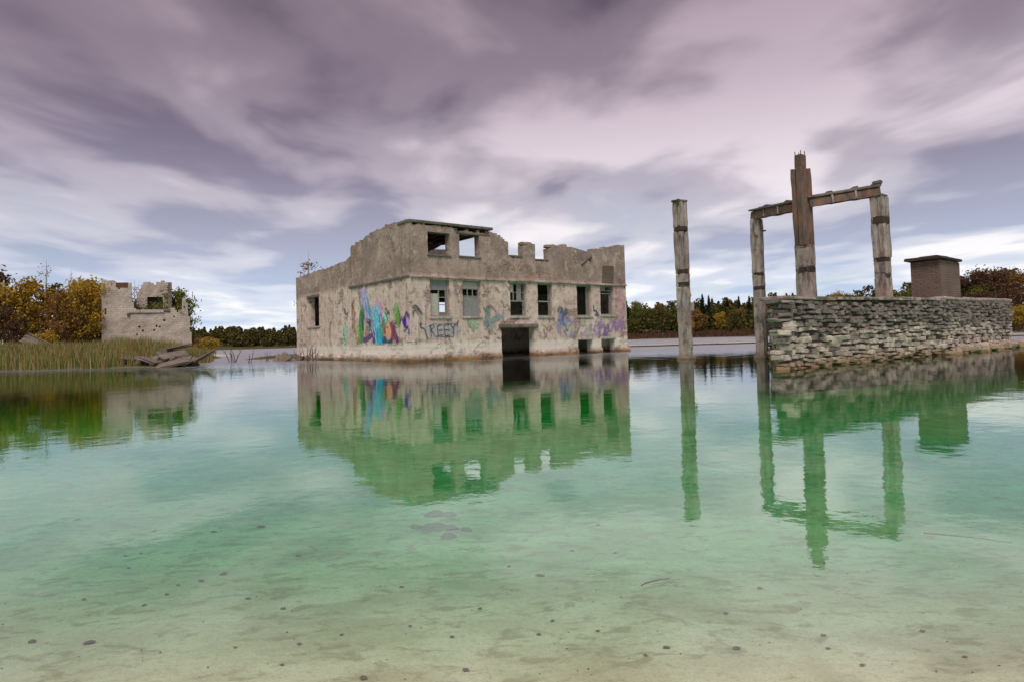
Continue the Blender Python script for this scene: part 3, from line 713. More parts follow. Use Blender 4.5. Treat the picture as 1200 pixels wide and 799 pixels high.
for nm, st in (('faded grey-blue spray-paint scribbles left of the doorway', scribble(4.75, 1.98, .5, .2, 16, [(105, 130, 145), (140, 160, 165), (120, 140, 130)], .09)),
               ('faded pale green spray paint under the boarded window', scribble(3.45, 1.7, .3, .2, 8, [(130, 165, 130), (165, 190, 160)], .12, .6)),
               ('small dark spray-paint sign at the corner of the building', scribble(.27, 2.45, .1, .12, 4, [(80, 80, 95)], .1, .8))):
    g = graffiti('graffiti_scribble', .05, 5.6, 1.3, 3.4, .03, st, lambda u, z: (u, -.021, z), in_windows); g['label'] = nm
st = scribble(9.75, 1.75, .5, .4, 18, [(110, 110, 165), (130, 150, 190), (90, 115, 140), (165, 150, 195)], .11) + scribble(9.8, 2.45, .2, .18, 6, [(60, 90, 105), (90, 120, 130)], .1) + scribble(11.1, 1.4, .7, .35, 16, [(160, 150, 190), (190, 200, 150), (185, 170, 195)], .13, .7) + scribble(12.6, 1.4, .6, .35, 18, [(140, 110, 170), (120, 100, 155), (175, 150, 195)], .12, .75) + scribble(14.1, 1.55, .5, .4, 14, [(150, 115, 170), (175, 130, 180)], .12, .75) + scribble(12.28, 2.4, .08, .2, 3, [(70, 80, 110)], .1)
g = graffiti('graffiti_scribble', 9.0, 14.8, .82, 2.75, .03, st, lambda u, z: (u, -.021, z), in_windows); g['label'] = 'violet and blue spray-paint lettering beneath the end windows'
st = [([(14.35, 2.3), (14.35, 3.6)], .75, (205, 165, 172), .9, .3)] + scribble(14.35, 3.0, .3, .6, 14, [(195, 120, 145), (205, 150, 170), (180, 115, 130)], .09, .5)
g = graffiti('graffiti_scribble', 13.88, 14.8, 2.05, 3.88, .03, st, lambda u, z: (u, -.022, z), in_windows); g['label'] = 'pink spray paint beside the end window'

# ------------------------------------------------------------------ rubble and dead stalks round its foot
def rock_mesh(name, seed, mat, n=2):
    b = bmesh.new(); bmesh.ops.create_icosphere(b, subdivisions=n, radius=1)
    r_ = random.Random(seed)
    cut = [(Vector((r_.uniform(-1, 1), r_.uniform(-1, 1), r_.uniform(-1, 1))).normalized(), r_.uniform(.55, .9)) for _ in range(9)]
    for v in b.verts:
        for nrm, dd in cut:
            e_ = v.co.dot(nrm) - dd
            if e_ > 0: v.co -= nrm * e_
        v.co *= 1 + r_.uniform(-.04, .04)
    m = bpy.data.meshes.new(name); b.to_mesh(m); b.free(); m.materials.append(mat)
    return m
ROCKS = [rock_mesh('rubble_stone', s, M['slab']) for s in range(5)]
BC, BS = math.cos(R(38)), math.sin(R(38))
def bpt(u, v, z=0.0): return (-4.72 + u * BC - v * BS, 30.0 + u * BS + v * BC, z)
for i in range(16):
    v = 14.5 + rs.uniform(-2.6, 1.6); s = rs.uniform(.2, .45)
    p = bpt(-.5 - rs.uniform(0, 1.3), v)
    o = place('rubble_stone', ROCKS[i % 5], None, (p[0], p[1], rs.uniform(-.12, .06)), (rs.uniform(0, 3), rs.uniform(0, 3), rs.uniform(0, 6)), (s * 1.5, s, s * .6))
    tag(o, 'dark wet rubble stone at the far left foot of the lake ruin', 'stone', 'rubble at the left foot of the lake ruin')
def twig_clump(name, base, n, h, spread, seed, label, lean=0.0, mat='twig', rad=.018, group=None):
    r_ = random.Random(seed); mb = MB()
    for i in range(n):
        x, y = r_.uniform(-spread, spread), r_.uniform(-spread, spread) * .6
        p = Vector((x, y, -.4)); d = Vector((r_.uniform(-.35, .35) + lean, r_.uniform(-.3, .3), 1)).normalized()
        hh = h * r_.uniform(.5, 1); pts = [p]
        for s in range(4):
            pts.append(pts[-1] + d * (hh + .4) / 4); d = (d + Vector((r_.uniform(-.25, .25), r_.uniform(-.25, .25), 0))).normalized()
        mb.tube(pts, [rad, rad * .9, rad * .75, rad * .6, rad * .3], 5)
        for s in (2, 3):
            q = pts[s]; e_ = q + Vector((r_.uniform(-.3, .3), r_.uniform(-.2, .2), r_.uniform(.15, .4))) * (hh * .4)
            mb.tube([q, (q + e_) / 2 + Vector((0, 0, .03)), e_], [rad * .6, rad * .45, rad * .2], 4)
    o = mb.build(name, M[mat], loc=base)
    return tag(o, label, 'dead shrub', group)
twig_clump('dead_shrub', bpt(-1.0, 10.6), 7, 1.25, .3, 1, 'tall dead stems in the water before the left wall of the lake ruin', .12, rad=.03)
twig_clump('dead_shrub', bpt(-.9, 12.6), 6, .85, .35, 2, 'low dead stems at the water below the square side window of the lake ruin', rad=.028)
twig_clump('dead_shrub', bpt(-1.0, 9.6), 4, .9, .2, 3, 'short forked dead stems nearest the mural on the lake ruin', .2, rad=.024)
twig_clump('dead_shrub', bpt(-1.6, 15.4), 7, .7, .5, 4, 'dead stalks on the rubble at the far left corner of the lake ruin', rad=.022)
twig_clump('dead_shrub', (-17.5, 40.0, 0), 5, 1.3, .12, 5, 'thin dead snag rising alone from open water between the two ruins', rad=.035)
twig_clump('dead_shrub', (-15.1, 36.5, 0), 3, .9, .1, 6, 'small dead stalks in open water left of the lake ruin', rad=.025)

# ------------------------------------------------------------------ dry-stone wall at right
Wt = empty('stone_wall', (6.4, 15.34, 0), 0)
tag(Wt, 'rough dry-stone wall rising from the water at right, dark along its top', 'wall')
PW = [Vector((6.4, 15.34, 0)), Vector((14.6, 21.75, 0)), Vector((22.6, 28.9, 0))]
END = Vector((8.35, 20.2, 0))
BACK = [Vector((18.2, 33.6, 0)), Vector((9.4, 23.6, 0))]
def wtop(x): return 1.66 + .02 * (x - 6.4)
def prism(poly, z0, z1, mat, name, parent):
    n = len(poly); V = [(p.x - 6.4, p.y - 15.34, z0) for p in poly] + [(p.x - 6.4, p.y - 15.34, (z1(p.x) if callable(z1) else z1)) for p in poly]
    F = [tuple(range(n - 1, -1, -1)), tuple(range(n, 2 * n))] + [(i, (i + 1) % n, n + (i + 1) % n, n + i) for i in range(n)]
    return obj(name, V, F, mat, parent)
inset = lambda a, b, d: Vector((-(b - a).y, (b - a).x, 0)).normalized() * d
d1, d2 = inset(PW[0], PW[1], .14), inset(PW[1], PW[2], .14)
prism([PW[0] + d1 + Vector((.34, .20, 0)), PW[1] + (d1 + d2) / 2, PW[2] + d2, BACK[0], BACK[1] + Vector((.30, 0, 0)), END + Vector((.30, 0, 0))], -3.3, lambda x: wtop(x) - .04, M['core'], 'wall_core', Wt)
def skew(V, q):
    # a broken block: each of the eight corners is pulled its own way
    J = {s: (q.uniform(-.09, .05), q.uniform(-.07, .05), q.uniform(-.17, .07)) for s in [(a, b, c) for a in (-1, 1) for b in (-1, 1) for c in (-1, 1)]}
    out = []
    for v in V:
        s = tuple(1 if c > 0 else -1 for c in v); j = J[s]
        out.append(tuple(v[i] + s[i] * j[i] + q.uniform(-.012, .012) for i in range(3)))
    return out
base_stones = []
for s in range(14):
    V, F = cham_box(1, 1, 1, .09)
    r_ = random.Random(40 + s)
    V = skew(V, r_)
    base_stones.append((V, F))
stone_meshes = [make_mesh('stone', V, F, M['stone']) for V, F in base_stones]
r_ = random.Random(77)
stones = []
def lay(A, Bp, ztop, nrm):
    Ld = (Bp - A).length; d = (Bp - A).normalized(); ang = math.atan2(d.y, d.x)
    z = -.22
    while z < ztop(A.x) + .25:
        hc = r_.uniform(.085, .165)
        if z > 1.05: hc *= .85
        s = r_.uniform(-.2, 0)
        while s < Ld:
            l = r_.choice((r_.uniform(.12, .28), r_.uniform(.2, .42), r_.uniform(.35, .62))) if z < 1.1 else r_.uniform(.12, .36)
            hh = hc * r_.choice((r_.uniform(.55, .8), r_.uniform(.85, 1.15), r_.uniform(.9, 1.25)))
            p = A + d * (s + l / 2)
            if 0 <= s + l / 2 <= Ld and z + hc < ztop(p.x) + .02 and r_.random() > .05:
                dep = .30; proud = r_.uniform(-.08, .05) + (.05 if z < .25 else 0)
                c = p - nrm * (dep / 2 - .02 - proud) * 1.0
                dist = math.hypot(p.x, p.y)
                stones.append((l * hh / dist ** 2 * (1 if z > -.1 else .2), (c.x, c.y, z + hc / 2 + r_.uniform(-.03, .03)), (r_.uniform(-.06, .06), r_.uniform(-.07, .07), ang + r_.uniform(-.08, .08)), (max(.1, l - .008), dep, max(.07, hh - .004)), r_.randrange(14)))
            s += l
        z += hc
nr = lambda a, b: Vector(((b - a).y, -(b - a).x, 0)).normalized()
lay(PW[0], PW[1], wtop, nr(PW[0], PW[1])); lay(PW[1], PW[2], wtop, nr(PW[1], PW[2])); lay(END, PW[0], wtop, nr(END, PW[0])); lay(BACK[1], END, wtop, nr(BACK[1], END))
stones.sort(key=lambda t: -t[0])
off = Vector((6.4, 15.34, 0))
for w_, c, ro, sc, k_ in stones[:298]:
    place('stone', stone_meshes[k_], Wt, Vector(c) - off, ro, sc)
mb = MB()
for w_, c, ro, sc, k_ in stones[298:]:
    mt = Matrix.LocRotScale(Vector(c) - off, Euler(ro), Vector(sc))
    mb.add([mt @ Vector(v) for v in base_stones[k_][0]], base_stones[k_][1])
tag(mb.build('small_stones', M['stone_mass'], Wt), kind='stuff')
# coping slabs of concrete along the top
d = (PW[1] - PW[0]).normalized(); ang = math.atan2(d.y, d.x); s = 0.12; Lw = (PW[1] - PW[0]).length
while s < Lw - .3:
    l = min(r_.uniform(1.1, 2.0), Lw - s)
    p = PW[0] + d * (s + l / 2) + d1 * 1.9
    V, F = cham_box(l - .02, .62, .085, .015)
    V = [(v[0] + r_.uniform(-.012, .012), v[1] + r_.uniform(-.03, .03), v[2] + r_.uniform(-.01, .01)) for v in V]
    place('coping_slab', make_mesh('coping_slab', V, F, M['concrete_post']), Wt, (p.x - 6.4, p.y - 15.34, wtop(p.x) + .045), (0, 0, ang + r_.uniform(-.01, .01)))
    s += l
d = (PW[2] - PW[1]).normalized(); ang = math.atan2(d.y, d.x); s = .6; Lw = (PW[2] - PW[1]).length
while s < Lw - .3:
    l = min(r_.uniform(1.6, 2.6), Lw - s); p = PW[1] + d * (s + l / 2) + d2 * 2.4
    V, F = cham_box(l - .03, .7, .15, .05); V = [(v[0], v[1] + r_.uniform(-.04, .04), v[2] + r_.uniform(-.02, .02)) for v in V]
    place('coping_slab', make_mesh('coping_slab', V, F, M['concrete_post']), Wt, (p.x - 6.4, p.y - 15.34, wtop(p.x) + .05), (0, 0, ang))
    s += l
# rubble top and the low apron at the far foot
Vt = []; nt = 26
tops = [PW[0] + d1 * 4, PW[1] + d1 * 4, PW[2] + d2 * 4, BACK[0], BACK[1], END]
RUB = [rock_mesh('rubble', i, M['stone'], 1) for i in range(4)]
for i in range(60):
    a, b = r_.random(), r_.random()
    p = (PW[0] * (1 - a) + PW[2] * a) * (1 - b) + (END * (1 - a) + BACK[0] * a) * b
    if (p - PW[0]).dot(d1) < .8: continue
    s_ = r_.uniform(.1, .24)
    place('rubble', RUB[i % 4], Wt, (p.x - 6.4, p.y - 15.34, wtop(p.x) - .02), (r_.random() * 3, r_.random() * 3, 0), (s_, s_ * .8, s_ * .5))
dd = (PW[2] - PW[1]).normalized(); nn = nr(PW[1], PW[2])
for i in range(64):
    t = r_.random(); c = PW[1] * (1 - t) + PW[2] * t + dd * r_.uniform(0, .8) + nn * (r_.uniform(.05, .5) * (.4 + .6 * min(1, t * 2.5)))
    place('fallen_stone', stone_meshes[i % 14], Wt, (c.x - 6.4, c.y - 15.34, r_.uniform(-.02, .16)), (r_.uniform(-.25, .25), r_.uniform(-.25, .25), r_.uniform(0, 3)), (r_.uniform(.25, .6), r_.uniform(.2, .4), r_.uniform(.12, .24)))


# brick shaft with an overhanging slab, on the wall
E0 = Vector((15.3, 22.75, 0)); ang = math.atan2(6.1, 7.9)
K = empty('brick_shaft', (E0.x, E0.y, 1.6), ang)
tag(K, 'squat brick shaft with an overhanging concrete slab on top of the stone wall', 'shaft')
ruin_wall('front_face', K, 1.9, 0.0, prof([(0, 1.72), (1.9, 1.70)]), [], .16, M['brick_infill'], step=.18, relief=.06, rag=.02, xf=lambda u, d, z: (u, d, z), seed=61)
ruin_wall('side_face', K, .95, 0.0, prof([(0, 1.72), (.95, 1.72)]), [], .16, M['brick_infill'], step=.18, relief=.06, rag=.02, u0=.16, xf=lambda u, d, z: (d, u, z), seed=62)
ruin_wall('back_face', K, 1.9, 0.0, prof([(0, 1.7), (1.9, 1.7)]), [], .16, M['brick_infill'], step=.3, relief=.04, rag=.02, u0=.16, xf=lambda u, d, z: (u, .95 - d, z), seed=63)
ruin_wall('side_face', K, .79, 0.0, prof([(0, 1.7), (.95, 1.7)]), [], .16, M['brick_infill'], step=.3, relief=.04, rag=.02, u0=.16, xf=lambda u, d, z: (1.9 - d, u, z), seed=64)
V, F = cham_box(2.1, 1.2, .11, .025)
obj('cap_slab', [(v[0] + .86 + r_.uniform(-.03, .03), v[1] + .5 + r_.uniform(-.03, .03), v[2] + 1.80 + (.05 if abs(v[0]) < .7 else -.03 * (v[0] > 0))) for v in V], F, M['band'], K)
MB().box(.4, 1.5, .2, .8, 1.87, 1.93, .02, .01).build('cap_ridge', M['band'], K)
for i in range(5):
    a = i * .42
    MB().box(a, a + .38, -.07, .05, .28 + (i % 2) * .03, .38 + (i % 2) * .03, .02, .01).build('ledge_brick', M['concrete_red'], K)

# ------------------------------------------------------------------ concrete posts and beams
def post(base, rot, zb, segs, label, mat='concrete_post', extra=None, tilt=(0, 0)):
    """segs: (z0, z1, width, depth, kind): shaft lengths with ribs, thin broken bands between"""
    P = empty('concrete_post', (base[0], base[1], zb), R(rot))
    P.rotation_euler = (R(tilt[0]), R(tilt[1]), R(rot))
    tag(P, label, 'post')
    rr = random.Random(int(base[0] * 100))
    for z0, z1, w, dpt, kind in segs:
        if kind == 'band':
            MB().box(-w / 2, w / 2, -dpt / 2, dpt / 2, z0 - zb, z1 - zb, .02, .01).build('shaft_neck', M[mat], P)
            e0, e1 = rr.uniform(0, .3), rr.uniform(0, .25)
            zc0, zc1 = z0 + rr.uniform(-.03, .03), z1 + rr.uniform(-.03, .03)
            MB().box(-w / 2 - .012, w / 2 - e0 * w, -dpt / 2 - .014, dpt / 2 - e1 * dpt, zc0 - zb, zc1 - zb, .02, .015).build('broken_band', M['band'], P)
            for sx_ in (-1, 1):
                for sy_ in (-1, 1):
                    x, y = sx_ * (w / 2 - .01), sy_ * (dpt / 2 - .01)
                    MB().tube([(x, y, z0 - zb - .02), (x + sx_ * .02, y, (z0 + z1) / 2 - zb), (x, y, z1 - zb + .02)], .012, 5).build('rebar', M['rust'], P)
            continue
        m = MB(); n = max(2, int((z1 - z0) / .3)); g_ = .05
        # shaft with a shallow vertical groove on each broad face
        sec = [(-w / 2, -dpt / 2), (-w * .14, -dpt / 2), (-w * .10, -dpt / 2 + g_), (w * .10, -dpt / 2 + g_), (w * .14, -dpt / 2), (w / 2, -dpt / 2),
               (w / 2, -dpt * .14), (w / 2 - g_, -dpt * .1), (w / 2 - g_, dpt * .1), (w / 2, dpt * .14),
               (w / 2, dpt / 2), (w * .14, dpt / 2), (w * .10, dpt / 2 - g_), (-w * .10, dpt / 2 - g_), (-w * .14, dpt / 2), (-w / 2, dpt / 2),
               (-w / 2, dpt * .14), (-w / 2 + g_, dpt * .1), (-w / 2 + g_, -dpt * .1), (-w / 2, -dpt * .14)]
        if kind == 'plain': sec = [(-w / 2, -dpt / 2), (-w / 6, -dpt / 2), (w / 6, -dpt / 2), (w / 2, -dpt / 2), (w / 2, 0), (w / 2, dpt / 2), (0, dpt / 2), (-w / 2, dpt / 2), (-w / 2, 0)]
        ns = len(sec); V = []; F = []
        for i in range(n + 1):
            z = z0 + (z1 - z0) * i / n - zb
            e_ = .985 if i in (0, n) else 1
            for x, y in sec: V.append((x * e_ + rr.uniform(-.014, .014), y * e_ + rr.uniform(-.014, .014), z + (rr.uniform(-.04, .04) if i == n else 0)))
        for i in range(n):
            for k_ in range(ns): F.append((i * ns + k_, i * ns + (k_ + 1) % ns, (i + 1) * ns + (k_ + 1) % ns, (i + 1) * ns + k_))
        F.append(tuple(range(ns - 1, -1, -1))); F.append(tuple(n * ns + k_ for k_ in range(ns)))
        obj('shaft', V, F, M[kind if kind in M else mat], P)
    if extra: extra(P, zb)
    return P
def x1(P, zb):
    MB().box(-.27, .24, -.2, .2, 6.0 - zb, 6.07 - zb, .02, .02).build('cap', M['concrete_dark'], P)
    MB().tube([(-.18, -.1, 5.85 - zb), (-.33, -.12, 5.9 - zb), (-.36, -.12, 5.83 - zb)], .02, 5).build('rebar', M['rust'], P)
    MB().tube([(-.15, -.1, 5.05 - zb), (-.34, -.12, 5.06 - zb)], .02, 5).build('rebar', M['rust'], P)
    MB().box(.16, .44, -.16, .08, 1.75 - zb, 2.15 - zb, .05, .03).build('hanging_chunk', M['concrete'], P)
    MB().tube([(.2, -.05, 2.1 - zb), (.34, -.1, 2.4 - zb), (.22, -.1, 2.6 - zb)], .014, 5).build('rebar', M['rust'], P)
    MB().box(-.26, .26, -.26, .26, -3.3 - zb, .12 - zb, .05, .03).build('footing', M['slab'], P)
post((6.62, 24.5), 38, -3.0, [(-3.0, 2.72, .37, .37, 'plain'), (2.72, 2.9, .355, .355, 'band'), (2.9, 3.22, .38, .38, 'plain'), (3.22, 3.38, .36, .36, 'band'), (3.38, 4.86, .40, .38, 'shaft'), (4.86, 5.02, .38, .36, 'band'), (5.02, 6.0, .41, .38, 'shaft')],
     'lone concrete post in open water, standing apart between the ruin and the frame', extra=x1, tilt=(0, -.4))
def x2(P, zb):
    for z in (4.98, 4.35):
        MB().tube([(-.14, -.1, z - zb), (-.32, -.18, z - zb + .02), (-.38, -.2, z - zb - .04)], .03, 5).build('bracket', M['rust'], P)
    MB().tube([(.1, -.14, 4.55 - zb), (.26, -.2, 4.58 - zb)], .03, 5).build('bracket', M['rust'], P)
    MB().box(.12, .3, -.14, .1, 1.6 - zb, 1.8 - zb, .04, .02).build('hanging_chunk', M['concrete_red'], P)
    MB().box(-.22, .22, -.22, .22, -3.3 - zb, .1 - zb, .05, .03).build('footing', M['slab'], P)
post((8.98, 23.1), 38, -3.0, [(-3.0, 2.42, .31, .31, 'plain'), (2.42, 2.56, .295, .295, 'band'), (2.56, 2.95, .32, .32, 'plain'), (2.95, 3.05, .30, .30, 'band'), (3.05, 5.0, .335, .32, 'shaft')],
     'slimmer concrete post in the water, left leg of the standing frame', extra=x2, tilt=(0, -.3))
def x3(P, zb):
    MB().box(-.13, .13, -.13, .13, 6.2 - zb, 6.66 - zb, .02, .02).build('stub', M['concrete_red'], P)
    for x, y in ((-.1, -.1), (.1, -.1), (.1, .1), (-.1, .1)):
        MB().tube([(x, y, 6.6 - zb), (x * 1.1, y, 6.78 - zb)], .015, 5).build('rebar', M['rust'], P)
    for sx_ in (-.235, .235):
        MB().box(sx_ - .035, sx_ + .035, -.2, .02, 3.68 - zb, 6.22 - zb, .015, .012).build('rib', M['concrete_red'], P)
post((9.62, 20.8), 34, 1.4, [(1.4, 2.82, .46, .44, 'plain'), (2.82, 3.0, .44, .42, 'band'), (3.0, 3.6, .47, .44, 'plain'), (3.6, 3.68, .45, .42, 'band'), (3.68, 6.2, .47, .42, 'concrete_red')],
     'tallest red-brown concrete post rising above the beams behind the stone wall', extra=x3, tilt=(0, -.6))
def x4(P, zb):
    MB().box(-.2, .2, -.18, .18, 5.05 - zb, 5.12 - zb, .02, .02).build('cap', M['concrete_dark'], P)
post((11.72, 20.1), 34, 1.4, [(1.4, 2.5, .36, .36, 'plain'), (2.5, 2.66, .345, .345, 'band'), (2.66, 3.0, .37, .36, 'plain'), (3.0, 3.14, .36, .35, 'band'), (3.14, 4.2, .42, .38, 'shaft'), (4.2, 4.42, .40, .36, 'band'), (4.42, 5.05, .42, .38, 'shaft')],
     'concrete post standing on the stone wall, right leg of the frame', extra=x4, tilt=(0, -.4))
def beam(a, b, hgt, wid, label, seed):
    a, b = Vector(a), Vector(b); L_ = (b - a).length; d = (b - a).normalized()
    rot = Matrix((d, Vector((-d.y, d.x, 0)).normalized(), d.cross(Vector((-d.y, d.x, 0)).normalized()))).transposed()
    Bm = empty('concrete_beam', a); Bm.rotation_euler = rot.to_euler()
    tag(Bm, label, 'beam', 'beams of the standing frame')
    rr = random.Random(seed); n = 12; V = []; F = []
    for i in range(n + 1):
        x = L_ * i / n
        for y, z in ((-wid / 2, 0), (wid / 2, 0), (wid / 2, hgt * .75), (wid / 2 - .05, hgt), (-wid / 2 + .05, hgt), (-wid / 2, hgt * .75)):
            V.append((x, y + rr.uniform(-.012, .012), z + rr.uniform(-.015, .03)))
    for i in range(n):
        for k_ in range(6): F.append((i * 6 + k_, (i + 1) * 6 + k_, (i + 1) * 6 + (k_ + 1) % 6, i * 6 + (k_ + 1) % 6))
    F += [tuple(range(6)), tuple(n * 6 + k_ for k_ in range(5, -1, -1))]
    obj('web', V, F, M['concrete_red'], Bm, recalc=True)
    m = MB(); m.box(-.06, L_ + .05, -wid / 2 - .05, wid / 2 + .05, hgt + .01, hgt + .08, .02, .02); m.build('flange', M['concrete_dark'], Bm)
    for i in range(4):
        x = L_ * rr.uniform(.05, .98)
        MB().box(x - .1, x + .1, -wid / 2 - .02, wid / 2, hgt + .08, hgt + rr.uniform(.10, .14), .03, .02).build('lump', M['concrete_dark'], Bm)
    for f_ in (.33, .66):
        MB().box(L_ * f_ - .03, L_ * f_ + .03, -wid / 2 - .03, wid / 2 + .03, .01, hgt, .01, .005).build('stiffener', M['concrete_post'], Bm)
    return Bm
beam((8.9, 23.2, 5.02), (9.5, 21.02, 4.86), .28, .26, 'short concrete beam from the slim left post to the tallest post', 3)
beam((9.8, 20.72, 4.92), (11.75, 20.1, 5.1), .28, .28, 'longer concrete beam from the tallest post to the right post', 4)
MB_ = MB().box(-.11, .11, -.13, .13, 0, .14, .04, .02)
tag(MB_.build('concrete_block', M['concrete_dark'], loc=(11.68, 20.1, 5.46), rot=(0, 0, R(34))), 'dark lump of concrete on the end of the long beam', 'block')

# ------------------------------------------------------------------ low concrete causeway beyond the posts
cw = empty('causeway', (10.0, 56.5, 0), R(-1.5)); tag(cw, 'long low pale concrete causeway lying just above the water behind the posts', 'causeway')
for i in range(12):
    MB().box(i * 4.0 + .02, i * 4.0 + 3.97, 0, 3.2, -.06, .14 + .015 * (i % 3), .02, .012).build('deck_slab', M['wood_pale'], cw)
MB().box(0, 48, .12, 3.0, -3.3, -.065).build('footing', M['soot'], cw)
MB().box(-.02, 48, -.05, -.005, -.1, .09).build('edge', M['soot'], cw)

# ------------------------------------------------------------------ stone ruin on the left bank
RZ = .9
Q = empty('bank_ruin', (-35.95, 56.0, RZ), R(28.0)); Q.scale = (.87, .87, 1.0)
def qpt(u, v): return (-35.95 + .87 * (u * math.cos(R(28)) - v * math.sin(R(28))), 56.0 + .87 * (u * math.sin(R(28)) + v * math.cos(R(28))))
tag(Q, 'pale limestone ruin with a broken top among trees on the left bank', 'building')
fr_top = prof([(0, 6.2), (.35, 6.3), (1.0, 6.15), (1.25, 6.1), (1.27, 5.55), (2.3, 5.5), (2.32, 6.02), (2.6, 6.0), (2.62, 5.0), (2.75, 4.0), (2.8, 3.62), (5.9, 3.55), (6.0, 3.45), (7.1, 3.6), (7.2, 3.7), (7.22, 4.75), (7.6, 4.7), (7.72, 3.9), (7.85, 3.0), (8.0, 1.8), (8.1, -.2)])
HOLES = [(3.2, 3.38, 2.0, 2.18), (3.5, 3.68, 1.66, 1.84), (3.0, 3.14, 1.3, 1.5), (4.75, 4.92, 2.05, 2.25), (4.55, 4.7, 1.7, 1.86), (5.45, 5.65, 2.55, 2.78), (5.05, 5.2, 2.0, 2.15), (.25, .4, 3.2, 3.75), (6.4, 6.52, 2.9, 3.05)]
ruin_wall('front_wall', Q, 8.1, -1.5, fr_top, HOLES, .55, M['lime'], step=.18, relief=.12, rag=.1, ureq=(1.26, 2.31, 2.61), xf=lambda u, d, z: (u, d, z), seed=71)
ruin_wall('side_wall', Q, 7.0, -1.5, prof([(0, 5.9), (3, 6.1), (7, 5.0)]), [], .5, M['lime'], u0=.55, step=.3, relief=.1, rag=.12, xf=lambda u, d, z: (d, u, z), seed=72)
ruin_wall('side_wall', Q, 6.5, -1.5, prof([(.55, 4.5), (1.0, 3.6), (3, 3.9), (6.5, 3.0)]), [], .5, M['lime'], u0=.55, step=.3, relief=.1, rag=.15, xf=lambda u, d, z: (7.7 - d, u, z), seed=73)
ruin_wall('rear_wall', Q, 6.2, -1.5, prof([(2.9, 5.2), (3.5, 6.3), (3.9, 6.35), (4.6, 6.3), (5.6, 6.6), (6.2, 6.1)]), [(3.9, 5.4, 3.0, 5.0)], .4, M['lime'], u0=2.9, step=.22, relief=.1, rag=.1, xf=lambda u, d, z: (u, 3.6 + d, z), seed=74)
ruin_wall('cross_wall', Q, 3.6, -1.5, prof([(.55, 4.6), (1.6, 5.9), (3.6, 6.4)]), [], .35, M['concrete_dark'], u0=.55, step=.22, relief=.1, rag=.1, xf=lambda u, d, z: (5.9 + d, u, z), seed=75)
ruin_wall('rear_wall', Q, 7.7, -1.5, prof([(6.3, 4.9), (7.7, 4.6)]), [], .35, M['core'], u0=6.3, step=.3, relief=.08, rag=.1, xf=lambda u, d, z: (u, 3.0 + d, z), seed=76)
ruin_wall('dark_backing', Q, 6.0, -1.5, prof([(3.2, 5.4), (6.0, 5.5)]), [], .2, M['core'], u0=3.2, step=.4, rag=.03, xf=lambda u, d, z: (u, 4.1 + d, z), seed=77)  # added dark sheet standing for the shaded inside behind the rear opening
MB().box(1.2, 2.35, .1, .5, 5.46, 6.05, .03, .02).build('steel_lintel', M['rust'], Q)
MB().box(2.3, 5.5, -.14, .35, 3.3, 3.62, .04, .03).build('ledge_beam', M['concrete'], Q)
MB().box(2.2, 2.42, -.2, -.02, 3.08, 3.32, .03, .02).build('bracket', M['concrete_dark'], Q)
MB().box(5.45, 6.1, -.1, .2, 3.4, 3.68, .04, .03).build('broken_block', M['concrete_dark'], Q)
MB().box(6.1, 6.6, .05, .5, 3.5, 3.78, .05, .04).build('broken_block', M['lime'], Q)
MB().box(.0, 8.0, .8, 3.4, 2.9, 3.1, .02).build('floor', M['concrete_dark'], Q)
# collapsed slabs at the waterline before it
slabs = [((-17.6, 33.2, .18), (12, -14, 20), (1.7, 1.0, .18), 'broken concrete slab sloping into the water at the tip of the left bank'),
         ((-19.2, 34.0, .35), (-8, 16, -15), (1.4, .9, .16), 'tilted concrete slab lying inland of the sloping slab on the left bank'),
         ((-18.3, 34.6, .62), (20, -10, 40), (1.2, .7, .14), 'topmost small slab of the pile before the left ruin'),
         ((-20.6, 35.0, .45), (6, 8, 5), (1.3, .8, .16), 'flat slab half hidden in grass at the left of the pile'),
         ((-17.0, 34.8, .38), (-16, -20, 70), (1.5, .9, .18), 'steep dark slab at the right end of the pile'),
         ((-19.4, 36.6, .95), (10, -6, -30), (1.8, 1.2, .2), 'rear slab of the pile under the left ruin')]
for i, (l, ro, sc, lab) in enumerate(slabs):
    V, F = cham_box(*sc, .05); V = [(v[0] + r_.uniform(-.1, .1), v[1] + r_.uniform(-.1, .1), v[2] + r_.uniform(-.02, .02)) for v in V]
    tag(obj('concrete_slab', V, F, M['slab'], loc=l, rot=tuple(R(a) for a in ro)), lab, 'slab', 'slabs before the left ruin')
for i in range(26):
    a = r_.random(); x = -16.9 - a * 4.8 + r_.uniform(-.5, .5); y = 33.3 + a * 2.2 + r_.uniform(-.6, 1.9); s = r_.uniform(.14, .36)
    tag(place('rubble_stone', ROCKS[i % 5], None, (x, y, max(0, tz(x, y)) + .05), (r_.uniform(0, 3), r_.uniform(0, 3), 0), (s * 1.4, s, s * .7)), 'grey rubble stone among the slabs on the left bank', 'stone', 'rubble on the left bank')
